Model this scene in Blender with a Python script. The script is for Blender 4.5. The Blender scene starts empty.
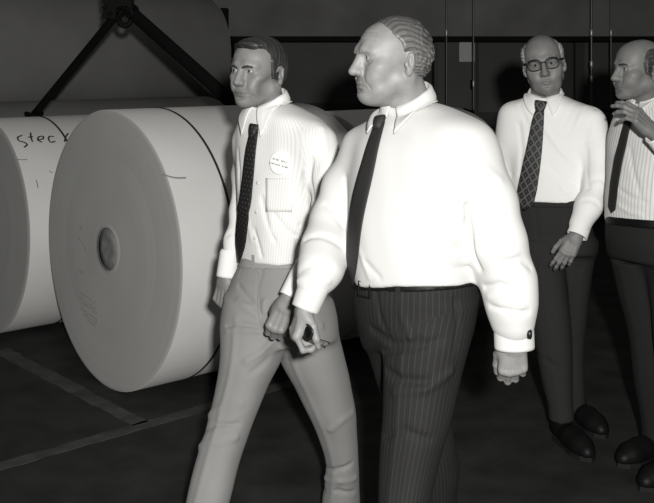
import bpy, math
import numpy as np

# ------------------------------------------------------------------ scene frame
CAM_H, F, YH, CX = 1.62, 1000.0, 60.0, 327.0      # eye height, focal length in pixels, horizon row, centre column
C = bpy.context.scene.collection
V = lambda *a: np.array(a, dtype=np.float64)
R_ = math.radians
rng = np.random.default_rng(7)


def at(px, py, d):
    """Point of the place seen at a pixel of the photograph, d metres in front of the lens."""
    return V((px - CX) / F * d, d, CAM_H - (py - YH) / F * d)


def nrm(v):
    v = np.asarray(v, float)
    return v / (np.linalg.norm(v) + 1e-12)


# ------------------------------------------------------------------ object helpers
def tag(o, label=None, cat=None, group=None, kind=None):
    if label: o['label'] = label
    if cat: o['category'] = cat
    if group: o['group'] = group
    if kind: o['kind'] = kind
    return o


def empty(name, loc, label=None, cat=None, group=None, rot=None):
    o = bpy.data.objects.new(name, None)
    o.empty_display_size = 0.1
    C.objects.link(o)
    o.location = loc
    if rot is not None: o.rotation_euler = rot
    return tag(o, label, cat, group)


def mesh_np(name, verts, faces, mat, parent=None, smooth=True, attrs=None, uv=None, local=False):
    """verts (n,3); faces: (m,k) array or list of tuples. World coordinates unless local."""
    me = bpy.data.meshes.new(name)
    verts = np.asarray(verts, dtype=np.float32)
    org = None
    if parent is not None and not local:
        org = np.array(world_loc(parent), dtype=np.float32)
        verts = verts - org
    if isinstance(faces, np.ndarray):
        m, k = faces.shape
        me.vertices.add(len(verts)); me.vertices.foreach_set('co', verts.ravel())
        me.loops.add(m * k); me.loops.foreach_set('vertex_index', faces.astype(np.int32).ravel())
        me.polygons.add(m)
        me.polygons.foreach_set('loop_start', np.arange(0, m * k, k, dtype=np.int32))
        me.update(calc_edges=True)
    else:
        me.from_pydata(verts.tolist(), [], [tuple(int(i) for i in f) for f in faces])
    me.polygons.foreach_set('use_smooth', np.full(len(me.polygons), bool(smooth)))
    if attrs:
        for an, av in attrs.items():
            a = me.attributes.new(an, 'FLOAT', 'POINT')
            a.data.foreach_set('value', np.asarray(av, dtype=np.float32))
    if uv is not None:
        for i, an in enumerate(('tu', 'tv')):
            a = me.attributes.new(an, 'FLOAT', 'POINT')
            a.data.foreach_set('value', np.asarray(uv[:, i], dtype=np.float32))
    me.update()
    o = bpy.data.objects.new(name, me)
    if mat: me.materials.append(mat)
    C.objects.link(o)
    if parent is not None: o.parent = parent
    return o


def world_loc(o):
    """Sum of locations up the chain (figures only use unrotated parents)."""
    p = np.zeros(3)
    while o is not None:
        p += np.array(o.location)
        o = o.parent
    return p


# ------------------------------------------------------------------ materials
def mat(name, base, rough=0.7, spec=0.3, bump=0.0, bscale=200.0, var=0.0, vscale=8.0, metallic=0.0, sheen=0.0):
    m = bpy.data.materials.new(name); m.use_nodes = True
    nt = m.node_tree; b = nt.nodes['Principled BSDF']
    b.inputs['Roughness'].default_value = rough
    b.inputs['Specular IOR Level'].default_value = spec
    b.inputs['Metallic'].default_value = metallic
    b.inputs['Sheen Weight'].default_value = sheen
    b.inputs['Base Color'].default_value = (base, base * 0.99, base * 0.955, 1)
    tc = nt.nodes.new('ShaderNodeTexCoord')
    if var > 0:
        n = nt.nodes.new('ShaderNodeTexNoise'); n.inputs['Scale'].default_value = vscale
        n.inputs['Detail'].default_value = 6
        nt.links.new(tc.outputs['Object'], n.inputs['Vector'])
        r = nt.nodes.new('ShaderNodeMapRange')
        r.inputs['From Min'].default_value = 0.25; r.inputs['From Max'].default_value = 0.75
        r.inputs['To Min'].default_value = base * (1 - var); r.inputs['To Max'].default_value = base * (1 + var)
        nt.links.new(n.outputs['Fac'], r.inputs['Value'])
        nt.links.new(grey(nt, r.outputs['Result']), b.inputs['Base Color'])
    if bump > 0:
        n2 = nt.nodes.new('ShaderNodeTexNoise'); n2.inputs['Scale'].default_value = bscale
        n2.inputs['Detail'].default_value = 4
        nt.links.new(tc.outputs['Object'], n2.inputs['Vector'])
        bp = nt.nodes.new('ShaderNodeBump'); bp.inputs['Strength'].default_value = bump
        bp.inputs['Distance'].default_value = 0.002
        nt.links.new(n2.outputs['Fac'], bp.inputs['Height'])
        nt.links.new(bp.outputs['Normal'], b.inputs['Normal'])
    return m


def grey(nt, sock):
    """The slightly warm tone of the print: value -> colour."""
    c = nt.nodes.new('ShaderNodeCombineColor')
    nt.links.new(sock, c.inputs[0])
    for i, f in ((1, 0.99), (2, 0.955)):
        mm = nt.nodes.new('ShaderNodeMath'); mm.operation = 'MULTIPLY'; mm.inputs[1].default_value = f
        nt.links.new(sock, mm.inputs[0]); nt.links.new(mm.outputs[0], c.inputs[i])
    return c.outputs[0]


def N(nt, op, a, b=None, c=None):
    n = nt.nodes.new('ShaderNodeMath'); n.operation = op
    for i, x in enumerate((a, b, c)):
        if x is None: continue
        if isinstance(x, (int, float)): n.inputs[i].default_value = x
        else: nt.links.new(x, n.inputs[i])
    return n.outputs[0]


def attr(nt, name):
    a = nt.nodes.new('ShaderNodeAttribute'); a.attribute_name = name
    return a.outputs['Fac']


def lerp_val(nt, f, a, b):
    return N(nt, 'MULTIPLY_ADD', f, b - a, a)


def set_base(m, sock):
    nt = m.node_tree
    nt.links.new(grey(nt, sock), nt.nodes['Principled BSDF'].inputs['Base Color'])


def stripe_mat(name, base, dark, period, width, rough=0.8, bump=0.15, soft=True, sheen=0.0):
    m = mat(name, base, rough, 0.2, bump, 500, sheen=sheen)
    nt = m.node_tree
    f = N(nt, 'FRACT', N(nt, 'DIVIDE', attr(nt, 'stripe'), period))
    tri = N(nt, 'ABSOLUTE', N(nt, 'SUBTRACT', f, 0.5))            # 0 at the stripe
    k = nt.nodes.new('ShaderNodeMapRange'); k.interpolation_type = 'SMOOTHSTEP'
    k.inputs['From Min'].default_value = width * 0.5; k.inputs['From Max'].default_value = width
    k.inputs['To Min'].default_value = dark; k.inputs['To Max'].default_value = base
    nt.links.new(tri, k.inputs['Value'])
    set_base(m, k.outputs[0])
    return m


# ------------------------------------------------------------------ implicit surfaces
def smin(a, b, k):
    if k <= 0: return np.minimum(a, b)
    h = np.maximum(k - np.abs(a - b), 0) / k
    return np.minimum(a, b) - h * h * k * 0.25


def smax(a, b, k):
    return -smin(-a, -b, k)


class SDF:
    """A solid built from smooth unions, cuts and folds."""
    def __init__(self): self.ops = []

    def add(self, kind, fn, lo, hi, k=0.01):
        self.ops.append((kind, fn, np.asarray(lo, float), np.asarray(hi, float), k)); return self

    def cone(self, a, b, ra, rb, k=0.01, kind='u'):
        a = np.asarray(a, float); b = np.asarray(b, float); r = max(ra, rb)
        ba = b - a; L = ba @ ba + 1e-12
        def fn(p):
            t = np.clip(((p - a) @ ba) / L, 0, 1)
            return np.linalg.norm(p - a - t[:, None] * ba, axis=1) - (ra + (rb - ra) * t)
        return self.add(kind, fn, np.minimum(a, b) - r, np.maximum(a, b) + r, k)

    def chain(self, nodes, k=0.02, k0=None):
        for i, ((a, ra), (b, rb)) in enumerate(zip(nodes[:-1], nodes[1:])): self.cone(a, b, ra, rb, k0 if (i == 0 and k0) else k)
        return self

    def ell(self, c, r, Rm=None, k=0.01, kind='u'):
        c = np.asarray(c, float); r = np.asarray(r, float)
        def fn(p):
            q = p - c
            if Rm is not None: q = q @ Rm
            k0 = np.linalg.norm(q / r, axis=1); k1 = np.linalg.norm(q / (r * r), axis=1) + 1e-9
            return k0 * (k0 - 1) / k1
        m = r.max()
        return self.add(kind, fn, c - m, c + m, k)

    def plane_cut(self, p0, n, k=0.003):
        """Keep the side n points away from."""
        p0 = np.asarray(p0, float); n = nrm(n)
        return self.add('i', lambda p: (p - p0) @ n, V(0, 0, 0), V(0, 0, 0), k)

    def groove(self, pts, amp, width):
        """A soft furrow (amp > 0) or ridge (amp < 0) following a polyline near the surface."""
        pts = np.asarray(pts, float)
        def fn(p):
            d2 = np.full(len(p), 1e9)
            for a, b in zip(pts[:-1], pts[1:]):
                ba = b - a
                t = np.clip(((p - a) @ ba) / (ba @ ba + 1e-12), 0, 1)
                d2 = np.minimum(d2, ((p - a - t[:, None] * ba) ** 2).sum(1))
            return amp * np.exp(-d2 / (width * width))
        return self.add('d', fn, pts.min(0) - 3 * width, pts.max(0) + 3 * width, 0)

    def disp(self, fn, lo=(-99,) * 3, hi=(99,) * 3):
        return self.add('d', fn, lo, hi, 0)

    def ev(self, p, lo=None, hi=None, pad=0.03):
        d = np.full(len(p), 1.0)
        for kind, fn, l, h, k in self.ops:
            if lo is not None and kind != 'i':
                e = pad + k
                if (l - e > hi).any() or (h + e < lo).any(): continue
            if kind == 'u': d = smin(d, fn(p), k)
            elif kind == 's': d = smax(d, -fn(p), k)
            elif kind == 'i': d = smax(d, fn(p), k)
            else: d = d + fn(p)
        return d

    def normal(self, p, e=0.004):
        g = np.stack([self.ev(p + V(*(e if i == j else 0 for j in range(3)))) - self.ev(p - V(*(e if i == j else 0 for j in range(3)))) for i in range(3)], 1)
        return g / (np.linalg.norm(g, axis=1)[:, None] + 1e-12)

    def hit(self, pix, d0=1.5, d1=6.0):
        """Where sight lines through the given pixels meet the solid."""
        pix = np.asarray(pix, float)
        dirs = np.stack([(pix[:, 0] - CX) / F, np.ones(len(pix)), -(pix[:, 1] - YH) / F], 1)
        o = V(0, 0, CAM_H)
        t = np.full(len(pix), d0); done = np.zeros(len(pix), bool)
        best = np.full(len(pix), 9.0); bt = t.copy()
        for _ in range(140):
            d = self.ev(o + dirs * t[:, None])
            upd = (np.abs(d) < best); best = np.where(upd, np.abs(d), best); bt = np.where(upd, t, bt)
            t = np.minimum(t + np.clip(d * 0.6, -0.02, 0.3), d1)
        return o + dirs * bt[:, None]

    def push(self, p, off, it=3):
        """Move points onto the surface, off metres outside."""
        for _ in range(it):
            p = p - self.normal(p) * (self.ev(p) - off)[:, None]
        return p

    def mesh(self, h, smooth=1, n=16):
        us = [o for o in self.ops if o[0] == 'u']
        lo = np.min([o[2] - o[4] for o in us], 0) - 3 * h
        hi = np.max([o[3] + o[4] for o in us], 0) + 3 * h
        nb = np.ceil((hi - lo) / (n * h)).astype(int) + 1
        I = np.stack(np.meshgrid(*[np.arange(x) for x in nb], indexing='ij'), -1).reshape(-1, 3)
        half = 0.5 * n * h
        cen = lo + (I * n) * h + half
        near = np.zeros(len(cen), bool)
        for o in us:
            e = half + 0.01
            near |= ((cen + e > o[2]) & (cen - e < o[3])).all(1)
        I, cen = I[near], cen[near]
        dc = np.concatenate([self.ev(x) for x in np.array_split(cen, max(1, len(cen) // 8000))])
        keep = np.abs(dc) < half * 1.7321 * 1.7 + 0.004
        I = I[keep]
        g = np.arange(n + 1)
        G = np.stack(np.meshgrid(g, g, g, indexing='ij'), -1).reshape(-1, 3)
        dims = (nb + 2) * n + 4
        enc = lambda q: ((q[:, 0] + 2) * dims[1] + q[:, 1] + 2) * dims[2] + q[:, 2] + 2
        corners = np.array([(i, j, k) for i in (0, 1) for j in (0, 1) for k in (0, 1)])
        edges = [(a, b) for a in range(8) for b in range(a + 1, 8) if np.abs(corners[a] - corners[b]).sum() == 1]
        keys, poss = [], []; E = [[], [], []]; S = [[], [], []]
        for b in I:
            base = b * n
            pl = lo + base * h
            D = self.ev(pl + G * h, pl, pl + n * h).reshape(n + 1, n + 1, n + 1)
            s = D < 0
            if s.all() or not s.any(): continue
            st = np.stack([s[i:n + i, j:n + j, k:n + k] for i, j, k in corners])
            act = st.any(0) & ~st.all(0)
            ci = np.argwhere(act)
            val = np.stack([D[ci[:, 0] + i, ci[:, 1] + j, ci[:, 2] + k] for i, j, k in corners], 1)
            acc = np.zeros((len(ci), 3)); cnt = np.zeros(len(ci))
            for a, c in edges:
                va, vc = val[:, a], val[:, c]
                x = (va < 0) != (vc < 0)
                t = np.where(x, va / np.where(x, va - vc, 1), 0)
                acc += np.where(x[:, None], corners[a] + t[:, None] * (corners[c] - corners[a]), 0); cnt += x
            poss.append(pl + (ci + acc / cnt[:, None]) * h)
            keys.append(enc(base + ci))
            for ax in range(3):
                sl = [slice(0, n)] * 3; sh = [slice(0, n)] * 3; sh[ax] = slice(1, n + 1)
                A, B = s[tuple(sl)], s[tuple(sh)]
                e = np.argwhere(A != B)
                E[ax].append(base + e); S[ax].append(A[e[:, 0], e[:, 1], e[:, 2]])
        key = np.concatenate(keys); pos = np.concatenate(poss)
        order = np.argsort(key); key = key[order]; pos = pos[order]
        quads = []
        for ax in range(3):
            e = np.concatenate(E[ax]); sg = np.concatenate(S[ax])
            o1, o2 = [(1, 2), (2, 0), (0, 1)][ax]
            idx = []
            for u, v in ((-1, -1), (0, -1), (0, 0), (-1, 0)):
                q = e.copy(); q[:, o1] += u; q[:, o2] += v
                kq = enc(q); f = np.searchsorted(key, kq); f = np.minimum(f, len(key) - 1)
                idx.append(np.where(key[f] == kq, f, -1))
            Q = np.stack(idx, 1)
            ok = (Q >= 0).all(1); Q, sg = Q[ok], sg[ok]
            Q[~sg] = Q[~sg][:, ::-1]
            quads.append(Q)
        Q = np.concatenate(quads)
        for _ in range(smooth):
            a = np.concatenate([Q[:, i] for i in range(4)]); b = np.concatenate([Q[:, (i + 1) % 4] for i in range(4)])
            w = np.bincount(a, minlength=len(pos)) + np.bincount(b, minlength=len(pos))
            ac = np.stack([np.bincount(a, pos[b, i], len(pos)) + np.bincount(b, pos[a, i], len(pos)) for i in range(3)], 1)
            pos = 0.5 * pos + 0.5 * ac / np.maximum(w, 1)[:, None]
        used = np.zeros(len(pos), bool); used[Q.ravel()] = True
        remap = np.cumsum(used) - 1
        return pos[used], remap[Q]


class Frame:
    """A local frame: x = the subject's left, y = backwards, z = up, scaled by s."""
    def __init__(self, o, yaw, pitch=0, roll=0, s=1.0):
        ps = R_(yaw)
        left = V(math.cos(ps), -math.sin(ps), 0); back = V(math.sin(ps), math.cos(ps), 0); up = V(0, 0, 1)
        Y = np.stack([left, back, up], 1)
        p = R_(pitch); r = R_(roll)
        Rx = np.array([[1, 0, 0], [0, math.cos(p), -math.sin(p)], [0, math.sin(p), math.cos(p)]])   # + = chin up... nose follows -y
        Ry = np.array([[math.cos(r), 0, math.sin(r)], [0, 1, 0], [-math.sin(r), 0, math.cos(r)]])
        self.R = Y @ Ry @ Rx; self.o = np.asarray(o, float); self.s = s

    def w(self, *l): return self.o + self.R @ (np.array(l, float) * self.s)
    def wn(self, L): return self.o + (np.asarray(L, float) * self.s) @ self.R.T
    def l(self, p): return ((p - self.o) @ self.R) / self.s


class Local:
    """Adds primitives given in a frame's own coordinates to a solid."""
    def __init__(self, S, fr): self.S, self.f = S, fr
    def cone(self, a, b, ra, rb, k=0.01, kind='u'):
        s = self.f.s; self.S.cone(self.f.w(*a), self.f.w(*b), ra * s, rb * s, k * s, kind); return self
    def ell(self, c, r, k=0.01, kind='u', rot=None):
        s = self.f.s; Rm = self.f.R if rot is None else self.f.R @ rot
        self.S.ell(self.f.w(*c), np.array(r) * s, Rm, k * s, kind); return self


def rotz(a):
    a = R_(a); return np.array([[math.cos(a), -math.sin(a), 0], [math.sin(a), math.cos(a), 0], [0, 0, 1]])
def rotx(a):
    a = R_(a); return np.array([[1, 0, 0], [0, math.cos(a), -math.sin(a)], [0, math.sin(a), math.cos(a)]])
def roty(a):
    a = R_(a); return np.array([[math.cos(a), 0, math.sin(a)], [0, 1, 0], [-math.sin(a), 0, math.cos(a)]])


class Loft:
    """A solid of stacked oval sections: rows of (height, x, y, yaw, half width, half depth)."""
    def __init__(self, rows, p=2.3, cap=0.02):
        rows = np.array(sorted(rows, key=lambda r: r[0]), float)
        z = rows[:, 0]; n = 160
        self.z = np.linspace(z[0], z[-1], n)
        cols = np.column_stack([rows[:, 1], rows[:, 2], np.cos(rows[:, 3]), np.sin(rows[:, 3]), rows[:, 4], rows[:, 5]])
        m = np.gradient(cols, z, axis=0) if len(z) > 2 else np.repeat((cols[1:] - cols[:-1]) / (z[1] - z[0]), 2, 0)
        i = np.clip(np.searchsorted(z, self.z) - 1, 0, len(z) - 2)
        hh = (z[i + 1] - z[i])[:, None]; t = ((self.z - z[i]) / (z[i + 1] - z[i]))[:, None]
        self.c = ((2 * t ** 3 - 3 * t ** 2 + 1) * cols[i] + (t ** 3 - 2 * t ** 2 + t) * hh * m[i] + (-2 * t ** 3 + 3 * t ** 2) * cols[i + 1] + (t ** 3 - t ** 2) * hh * m[i + 1])
        self.p, self.cap = p, cap
        mx = np.maximum(self.c[:, 4], self.c[:, 5])
        self.lo = V((self.c[:, 0] - mx).min(), (self.c[:, 1] - mx).min(), z[0]); self.hi = V((self.c[:, 0] + mx).max(), (self.c[:, 1] + mx).max(), z[-1])

    def uv(self, P):
        zz = P[:, 2]
        c = [np.interp(zz, self.z, self.c[:, i]) for i in range(6)]
        dx, dy = P[:, 0] - c[0], P[:, 1] - c[1]
        return dx * c[2] - dy * c[3], -dx * c[3] - dy * c[2], c[4], c[5]

    def __call__(self, P):
        u, v, a, b = self.uv(P)
        k0 = ((np.abs(u) / a) ** self.p + (np.abs(v) / b) ** self.p + 1e-9) ** (1 / self.p)
        k1 = np.sqrt((u / a ** 2) ** 2 + (v / b ** 2) ** 2) / np.maximum(np.sqrt((u / a) ** 2 + (v / b) ** 2), 1e-4) + 1e-9
        d = (k0 - 1) / k1
        dz = np.maximum(self.z[0] - P[:, 2], P[:, 2] - self.z[-1])
        return smax(d, dz, self.cap)

    def stripe(self, P):
        u, v, a, b = self.uv(P)
        return np.arctan2(u, v) * 0.5 * (a.mean() + b.mean())


def row(py, L, Rr, d, yaw, rho):
    ps = R_(yaw); Wd = (Rr - L) / 2 * d / F
    a = Wd / math.sqrt(math.cos(ps) ** 2 + (rho * math.sin(ps)) ** 2)
    return (CAM_H - (py - YH) * d / F, ((L + Rr) / 2 - CX) * d / F, d, ps, a, a * rho)


def sweep(pts, ra, rb=None, nseg=10, up=None, closed=False, caps=True):
    """Tube of oval section along points; ra across, rb along the normal. Arrays or numbers."""
    pts = np.asarray(pts, float); n = len(pts)
    ra = np.broadcast_to(np.asarray(ra, float), n); rb = ra if rb is None else np.broadcast_to(np.asarray(rb, float), n)
    if closed: tan = np.roll(pts, -1, 0) - np.roll(pts, 1, 0)
    else: tan = np.gradient(pts, axis=0)
    tan /= np.linalg.norm(tan, axis=1)[:, None] + 1e-12
    if up is None:
        u0 = V(0, 0, 1) if abs(tan[0][2]) < 0.9 else V(1, 0, 0)
        ups = []
        for t in tan:
            u0 = nrm(u0 - t * (u0 @ t)); ups.append(u0)
        up = np.array(ups)
    else:
        up = np.broadcast_to(np.asarray(up, float), (n, 3)).copy()
        up = up - tan * (up * tan).sum(1)[:, None]; up /= np.linalg.norm(up, axis=1)[:, None] + 1e-12
    side = np.cross(tan, up)
    an = np.linspace(0, 2 * math.pi, nseg, endpoint=False)
    vs = pts[:, None] + side[:, None] * (np.cos(an)[None, :, None] * ra[:, None, None]) + up[:, None] * (np.sin(an)[None, :, None] * rb[:, None, None])
    vs = vs.reshape(-1, 3); fs = []
    for i in range(n if closed else n - 1):
        j = (i + 1) % n
        for k in range(nseg):
            l = (k + 1) % nseg
            fs.append((i * nseg + k, i * nseg + l, j * nseg + l, j * nseg + k))
    if caps and not closed:
        fs.append(tuple(range(nseg))[::-1]); fs.append(tuple((n - 1) * nseg + k for k in range(nseg)))
    return vs, fs


def join(*ms):
    vs, fs, o = [], [], 0
    for v, f in ms:
        vs.append(np.asarray(v, float)); fs += [tuple(int(i) + o for i in q) for q in f]; o += len(v)
    return np.concatenate(vs), fs


def box(c, s, Rm=np.eye(3)):
    c = np.asarray(c, float); s = np.asarray(s, float) / 2
    v = np.array([(x, y, z) for x in (-1, 1) for y in (-1, 1) for z in (-1, 1)]) * s
    return c + v @ np.asarray(Rm).T, [(0, 1, 3, 2), (4, 6, 7, 5), (0, 4, 5, 1), (2, 3, 7, 6), (0, 2, 6, 4), (1, 5, 7, 3)]


def bevel(o, w=0.01, seg=2):
    m = o.modifiers.new('bevel', 'BEVEL'); m.width = w; m.segments = seg; m.limit_method = 'ANGLE'
    return o


def catmull(P, n):
    P = np.asarray(P, float); L = np.r_[0, np.cumsum(np.linalg.norm(np.diff(P, axis=0), axis=1))]
    t = np.linspace(0, L[-1], n)
    m = np.gradient(P, L, axis=0) if len(P) > 2 else np.repeat((P[1:] - P[:-1]) / L[-1], 2, 0)
    i = np.clip(np.searchsorted(L, t) - 1, 0, len(L) - 2)
    h = (L[i + 1] - L[i])[:, None]; x = ((t - L[i])[:, None]) / h
    return (2 * x ** 3 - 3 * x ** 2 + 1) * P[i] + (x ** 3 - 2 * x ** 2 + x) * h * m[i] + (-2 * x ** 3 + 3 * x ** 2) * P[i + 1] + (x ** 3 - x ** 2) * h * m[i + 1]
# ------------------------------------------------------------------ heads
def head(S, fr, p):
    """Skull, face, ears and upper neck added to the body solid S."""
    L = Local(S, fr)
    g = p.get
    jw, fat = g('jaw', 1.0), g('fat', 0.0)
    cz = g('crown', 0.110)
    L.ell((0, 0.012, cz - 0.078), (0.0745, 0.092, 0.078), 0.01)
    L.ell((0, -0.036, cz - 0.080), (0.063, 0.057, 0.058), 0.03)
    L.ell((0, -0.034, -0.032), (0.060 + fat, 0.054, 0.068), 0.03)
    L.cone((0.045 * jw, -0.006, -0.062), (0.017, -0.070, -0.100), 0.020 + fat, 0.017, 0.03)
    L.cone((-0.045 * jw, -0.006, -0.062), (-0.017, -0.070, -0.100), 0.020 + fat, 0.017, 0.03)
    L.ell((0, -0.045, -0.082), (0.040, 0.044, 0.032), 0.02)
    L.ell((0, -0.084, -0.101), (0.019, 0.016, 0.015), 0.02)                       # chin
    for s in (1, -1):
        L.ell((s * 0.046, -0.060, -0.026), (0.023, 0.023, 0.017), 0.025)         # cheekbone
        L.ell((s * 0.036, -0.066, -0.052), (0.020 + fat, 0.020, 0.022), 0.025)   # cheek
    br = g('brow', 0.0)
    for s in (1, -1):
        L.cone((s * 0.040, -0.0755, 0.014), (s * 0.018, -0.0865, 0.0165), 0.0095 + br, 0.0105 + br, 0.016)
        L.cone((s * 0.018, -0.0865, 0.0165), (0, -0.0865, 0.013), 0.0105 + br, 0.0105, 0.016)
    for s in (1, -1):
        L.ell((s * 0.032, -0.1015, -0.003), (0.0185, 0.0165, 0.0125), 0.012, 's')  # socket
        L.ell((s * 0.0315, -0.0775, -0.001), (0.0170, 0.0143, 0.0135), 0.005)    # lids over the eye
        L.ell((s * 0.0315, -0.0915, -0.0022), (0.0132, 0.012, g('eye', 0.0036)), 0.003, 's')   # opening
        S.groove([fr.w(s * 0.020, -0.093, 0.0045), fr.w(s * 0.0315, -0.0925, 0.0065), fr.w(s * 0.044, -0.083, 0.0035)], 0.0018 * fr.s, 0.0022 * fr.s)
    n = g('nose', 1.0)
    L.cone((0, -0.090, 0.008), (0, -0.1085 * (0.6 + 0.4 * n), -0.026), 0.0085, 0.0095, 0.012)
    L.ell((0, -0.094, -0.022), (0.0105, 0.017, 0.026), 0.010)
    L.ell((0, -0.098, -0.038), (0.0145, 0.0150, 0.0100), 0.010)
    L.ell((0, -0.1125 * (0.7 + 0.3 * n), -0.0385), (0.0118 * n, 0.0135 * n, 0.0105 * n), 0.010)
    for s in (1, -1):
        L.ell((s * 0.0125 * n, -0.1015, -0.0415), (0.0075, 0.0105, 0.0078), 0.007)
        L.ell((s * 0.0065, -0.1085, -0.0505), (0.0035, 0.0055, 0.0035), 0.003, 's')
    L.ell((0, -0.077, -0.072), (0.034, 0.0225, 0.023), 0.018)                     # muzzle
    sd = g('sad', 0.0)
    for s in (1, -1):
        L.cone((s * 0.025, -0.0895, -0.0728 - sd), (s * 0.010, -0.0978, -0.0692), 0.0026, 0.0038, 0.006)
        L.cone((s * 0.010, -0.0978, -0.0692), (0, -0.0990, -0.0690), 0.0038, 0.0038, 0.006)
        L.cone((s * 0.022, -0.0895, -0.0775 - sd), (s * 0.008, -0.0962, -0.0800), 0.0030, 0.0044, 0.006)
        L.cone((s * 0.008, -0.0962, -0.0800), (0, -0.0970, -0.0803), 0.0044, 0.0046, 0.006)
    L.ell((0, -0.101, -0.0895), (0.018, 0.006, 0.004), 0.010, 's')                # under the lip
    for s in (1, -1):                                                             # ears
        R1 = rotz(s * 24) @ rotx(-10)
        L.ell((s * 0.079, 0.016, -0.014), (0.0078, 0.0170, 0.0275), 0.008, rot=R1)
        L.ell((s * 0.0775, 0.010, -0.039), (0.0072, 0.0090, 0.0110), 0.008)
        L.ell((s * 0.0862, 0.011, -0.010), (0.0062, 0.0095, 0.0165), 0.003, 's', rot=R1)
        L.cone((s * 0.0815, 0.017, -0.022), (s * 0.0840, 0.020, 0.004), 0.0030, 0.0030, 0.004)
        L.ell((s * 0.083, 0.000, -0.020), (0.0045, 0.0050, 0.0075), 0.005)
    f = fr
    def wr(pts, amp, w):
        S.groove(S.push(np.array([f.w(*q) for q in pts]), -0.0005, 4), amp * f.s, w * f.s)
    ml = [(-0.029, -0.090, -0.0757 - 1.6 * sd), (-0.020, -0.098, -0.0748 - 0.6 * sd), (-0.010, -0.102, -0.0744), (0, -0.103, -0.0748), (0.010, -0.102, -0.0744), (0.020, -0.098, -0.0748 - 0.6 * sd), (0.029, -0.090, -0.0757 - 1.6 * sd)]
    wr(ml, g('mouth', 0.0038), 0.0024)
    for s in (1, -1):
        wr([(s * 0.0165, -0.1005, -0.040), (s * 0.026, -0.088, -0.060), (s * 0.034, -0.076, -0.080)], g('fold', 0.0012), 0.0042)
        L.ell((s * 0.034, -0.074, -0.052), (0.014, 0.016, 0.016), 0.018)
        wr([(s * 0.022, -0.088, -0.013), (s * 0.034, -0.087, -0.0175), (s * 0.044, -0.078, -0.013)], g('bag', 0.0010), 0.004)
    for z in g('brow_lines', ()):
        wr([(-0.045, -0.072, z - 0.003), (-0.02, -0.088, z + 0.002), (0.0, -0.092, z), (0.02, -0.088, z + 0.002), (0.045, -0.072, z - 0.003)], 0.0020, 0.0032)
    if g('hollow'):
        for s in (1, -1): L.ell((s * 0.070, -0.050, -0.058), (0.014, 0.024, 0.020), 0.03, 's')
    if g('jowl'):
        for s in (1, -1):
            L.ell((s * 0.036, -0.050, -0.088), (0.020, 0.026, 0.020), 0.02)
        L.ell((0, -0.040, -0.112), (0.030, 0.035, 0.016), 0.03)


def neck(S, fr, base, r0=0.056, r1=0.060, k=0.03):
    S.cone(fr.w(0, 0.020, -0.055), np.asarray(base, float), r0 * fr.s, r1 * fr.s, k)
    for s in (1, -1):
        S.cone(fr.w(s * 0.055, 0.022, -0.055), np.asarray(base, float) + fr.R @ V(s * 0.012, -0.045, 0), 0.014, 0.012, 0.025)


def head_tone(fr, p):
    """Skin tone of the lips and shaved beard (1 = plain skin)."""
    def fn(P):
        q = fr.l(P)
        t = np.ones(len(P))
        lip = np.exp(-((q[:, 2] + 0.0745) / 0.0075) ** 2 * 1.0 - (q[:, 0] / 0.025) ** 4) * (q[:, 1] < -0.085)
        t -= p.get('lip', 0.35) * lip
        beard = np.clip((-0.058 - q[:, 2]) / 0.02, 0, 1) * np.clip((0.0 - q[:, 1]) / 0.02, 0, 1) * (np.linalg.norm(q, axis=1) < 0.2)
        t -= p.get('beard', 0.1) * beard * np.clip((q[:, 2] + 0.125) / 0.01, 0, 1)
        return t
    return fn


def eyeballs(fr, parent, mt, look=(0, 0)):
    for s in (1, -1):
        n, m = 16, 12
        v, f = [], []
        r = 0.0126 * fr.s
        c = fr.w(s * 0.0315, -0.0785, -0.0018)
        Rm = fr.R @ rotz(look[0]) @ rotx(look[1])
        vs = []
        for i in range(m + 1):
            th = math.pi * i / m
            for j in range(n):
                ph = 2 * math.pi * j / n
                vs.append((math.sin(th) * math.cos(ph), -math.cos(th), math.sin(th) * math.sin(ph)))
        vs = np.array(vs)
        for i in range(m):
            for j in range(n):
                f.append((i * n + j, i * n + (j + 1) % n, (i + 1) * n + (j + 1) % n, (i + 1) * n + j))
        polar = np.degrees(np.arccos(np.clip(-vs[:, 1], -1, 1)))
        bulge = 1 + 0.06 * np.exp(-(polar / 22) ** 2)
        mesh_np('eye', c + (vs * bulge[:, None] * r) @ Rm.T, f, mt, parent, attrs={'polar': polar})


def eyebrows(fr, parent, mt, thick=0.0042, lift=0.0, solid=None):
    for s in (1, -1):
        S = SDF(); L = Local(S, fr)
        pts = np.array([(s * 0.012, -0.105, 0.0145 + lift), (s * 0.020, -0.103, 0.0170 + lift), (s * 0.030, -0.100, 0.0185 + lift), (s * 0.040, -0.094, 0.0180 + lift), (s * 0.049, -0.080, 0.0140 + lift)])
        pts = fr.l(solid.push(fr.wn(pts), -0.0012, 6))
        rs = [thick * 0.8, thick * 1.05, thick * 1.05, thick * 0.85, thick * 0.4]
        for i in range(4): L.cone(pts[i], pts[i + 1], rs[i], rs[i + 1], 0.003)
        S.disp(lambda P: 0.0006 * fr.s * np.sin(fr.l(P)[:, 0] * 2600 + fr.l(P)[:, 2] * 1300))
        v, f = S.mesh(0.0016, 1)
        mesh_np('eyebrow', v, f, mt, parent)


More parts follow.
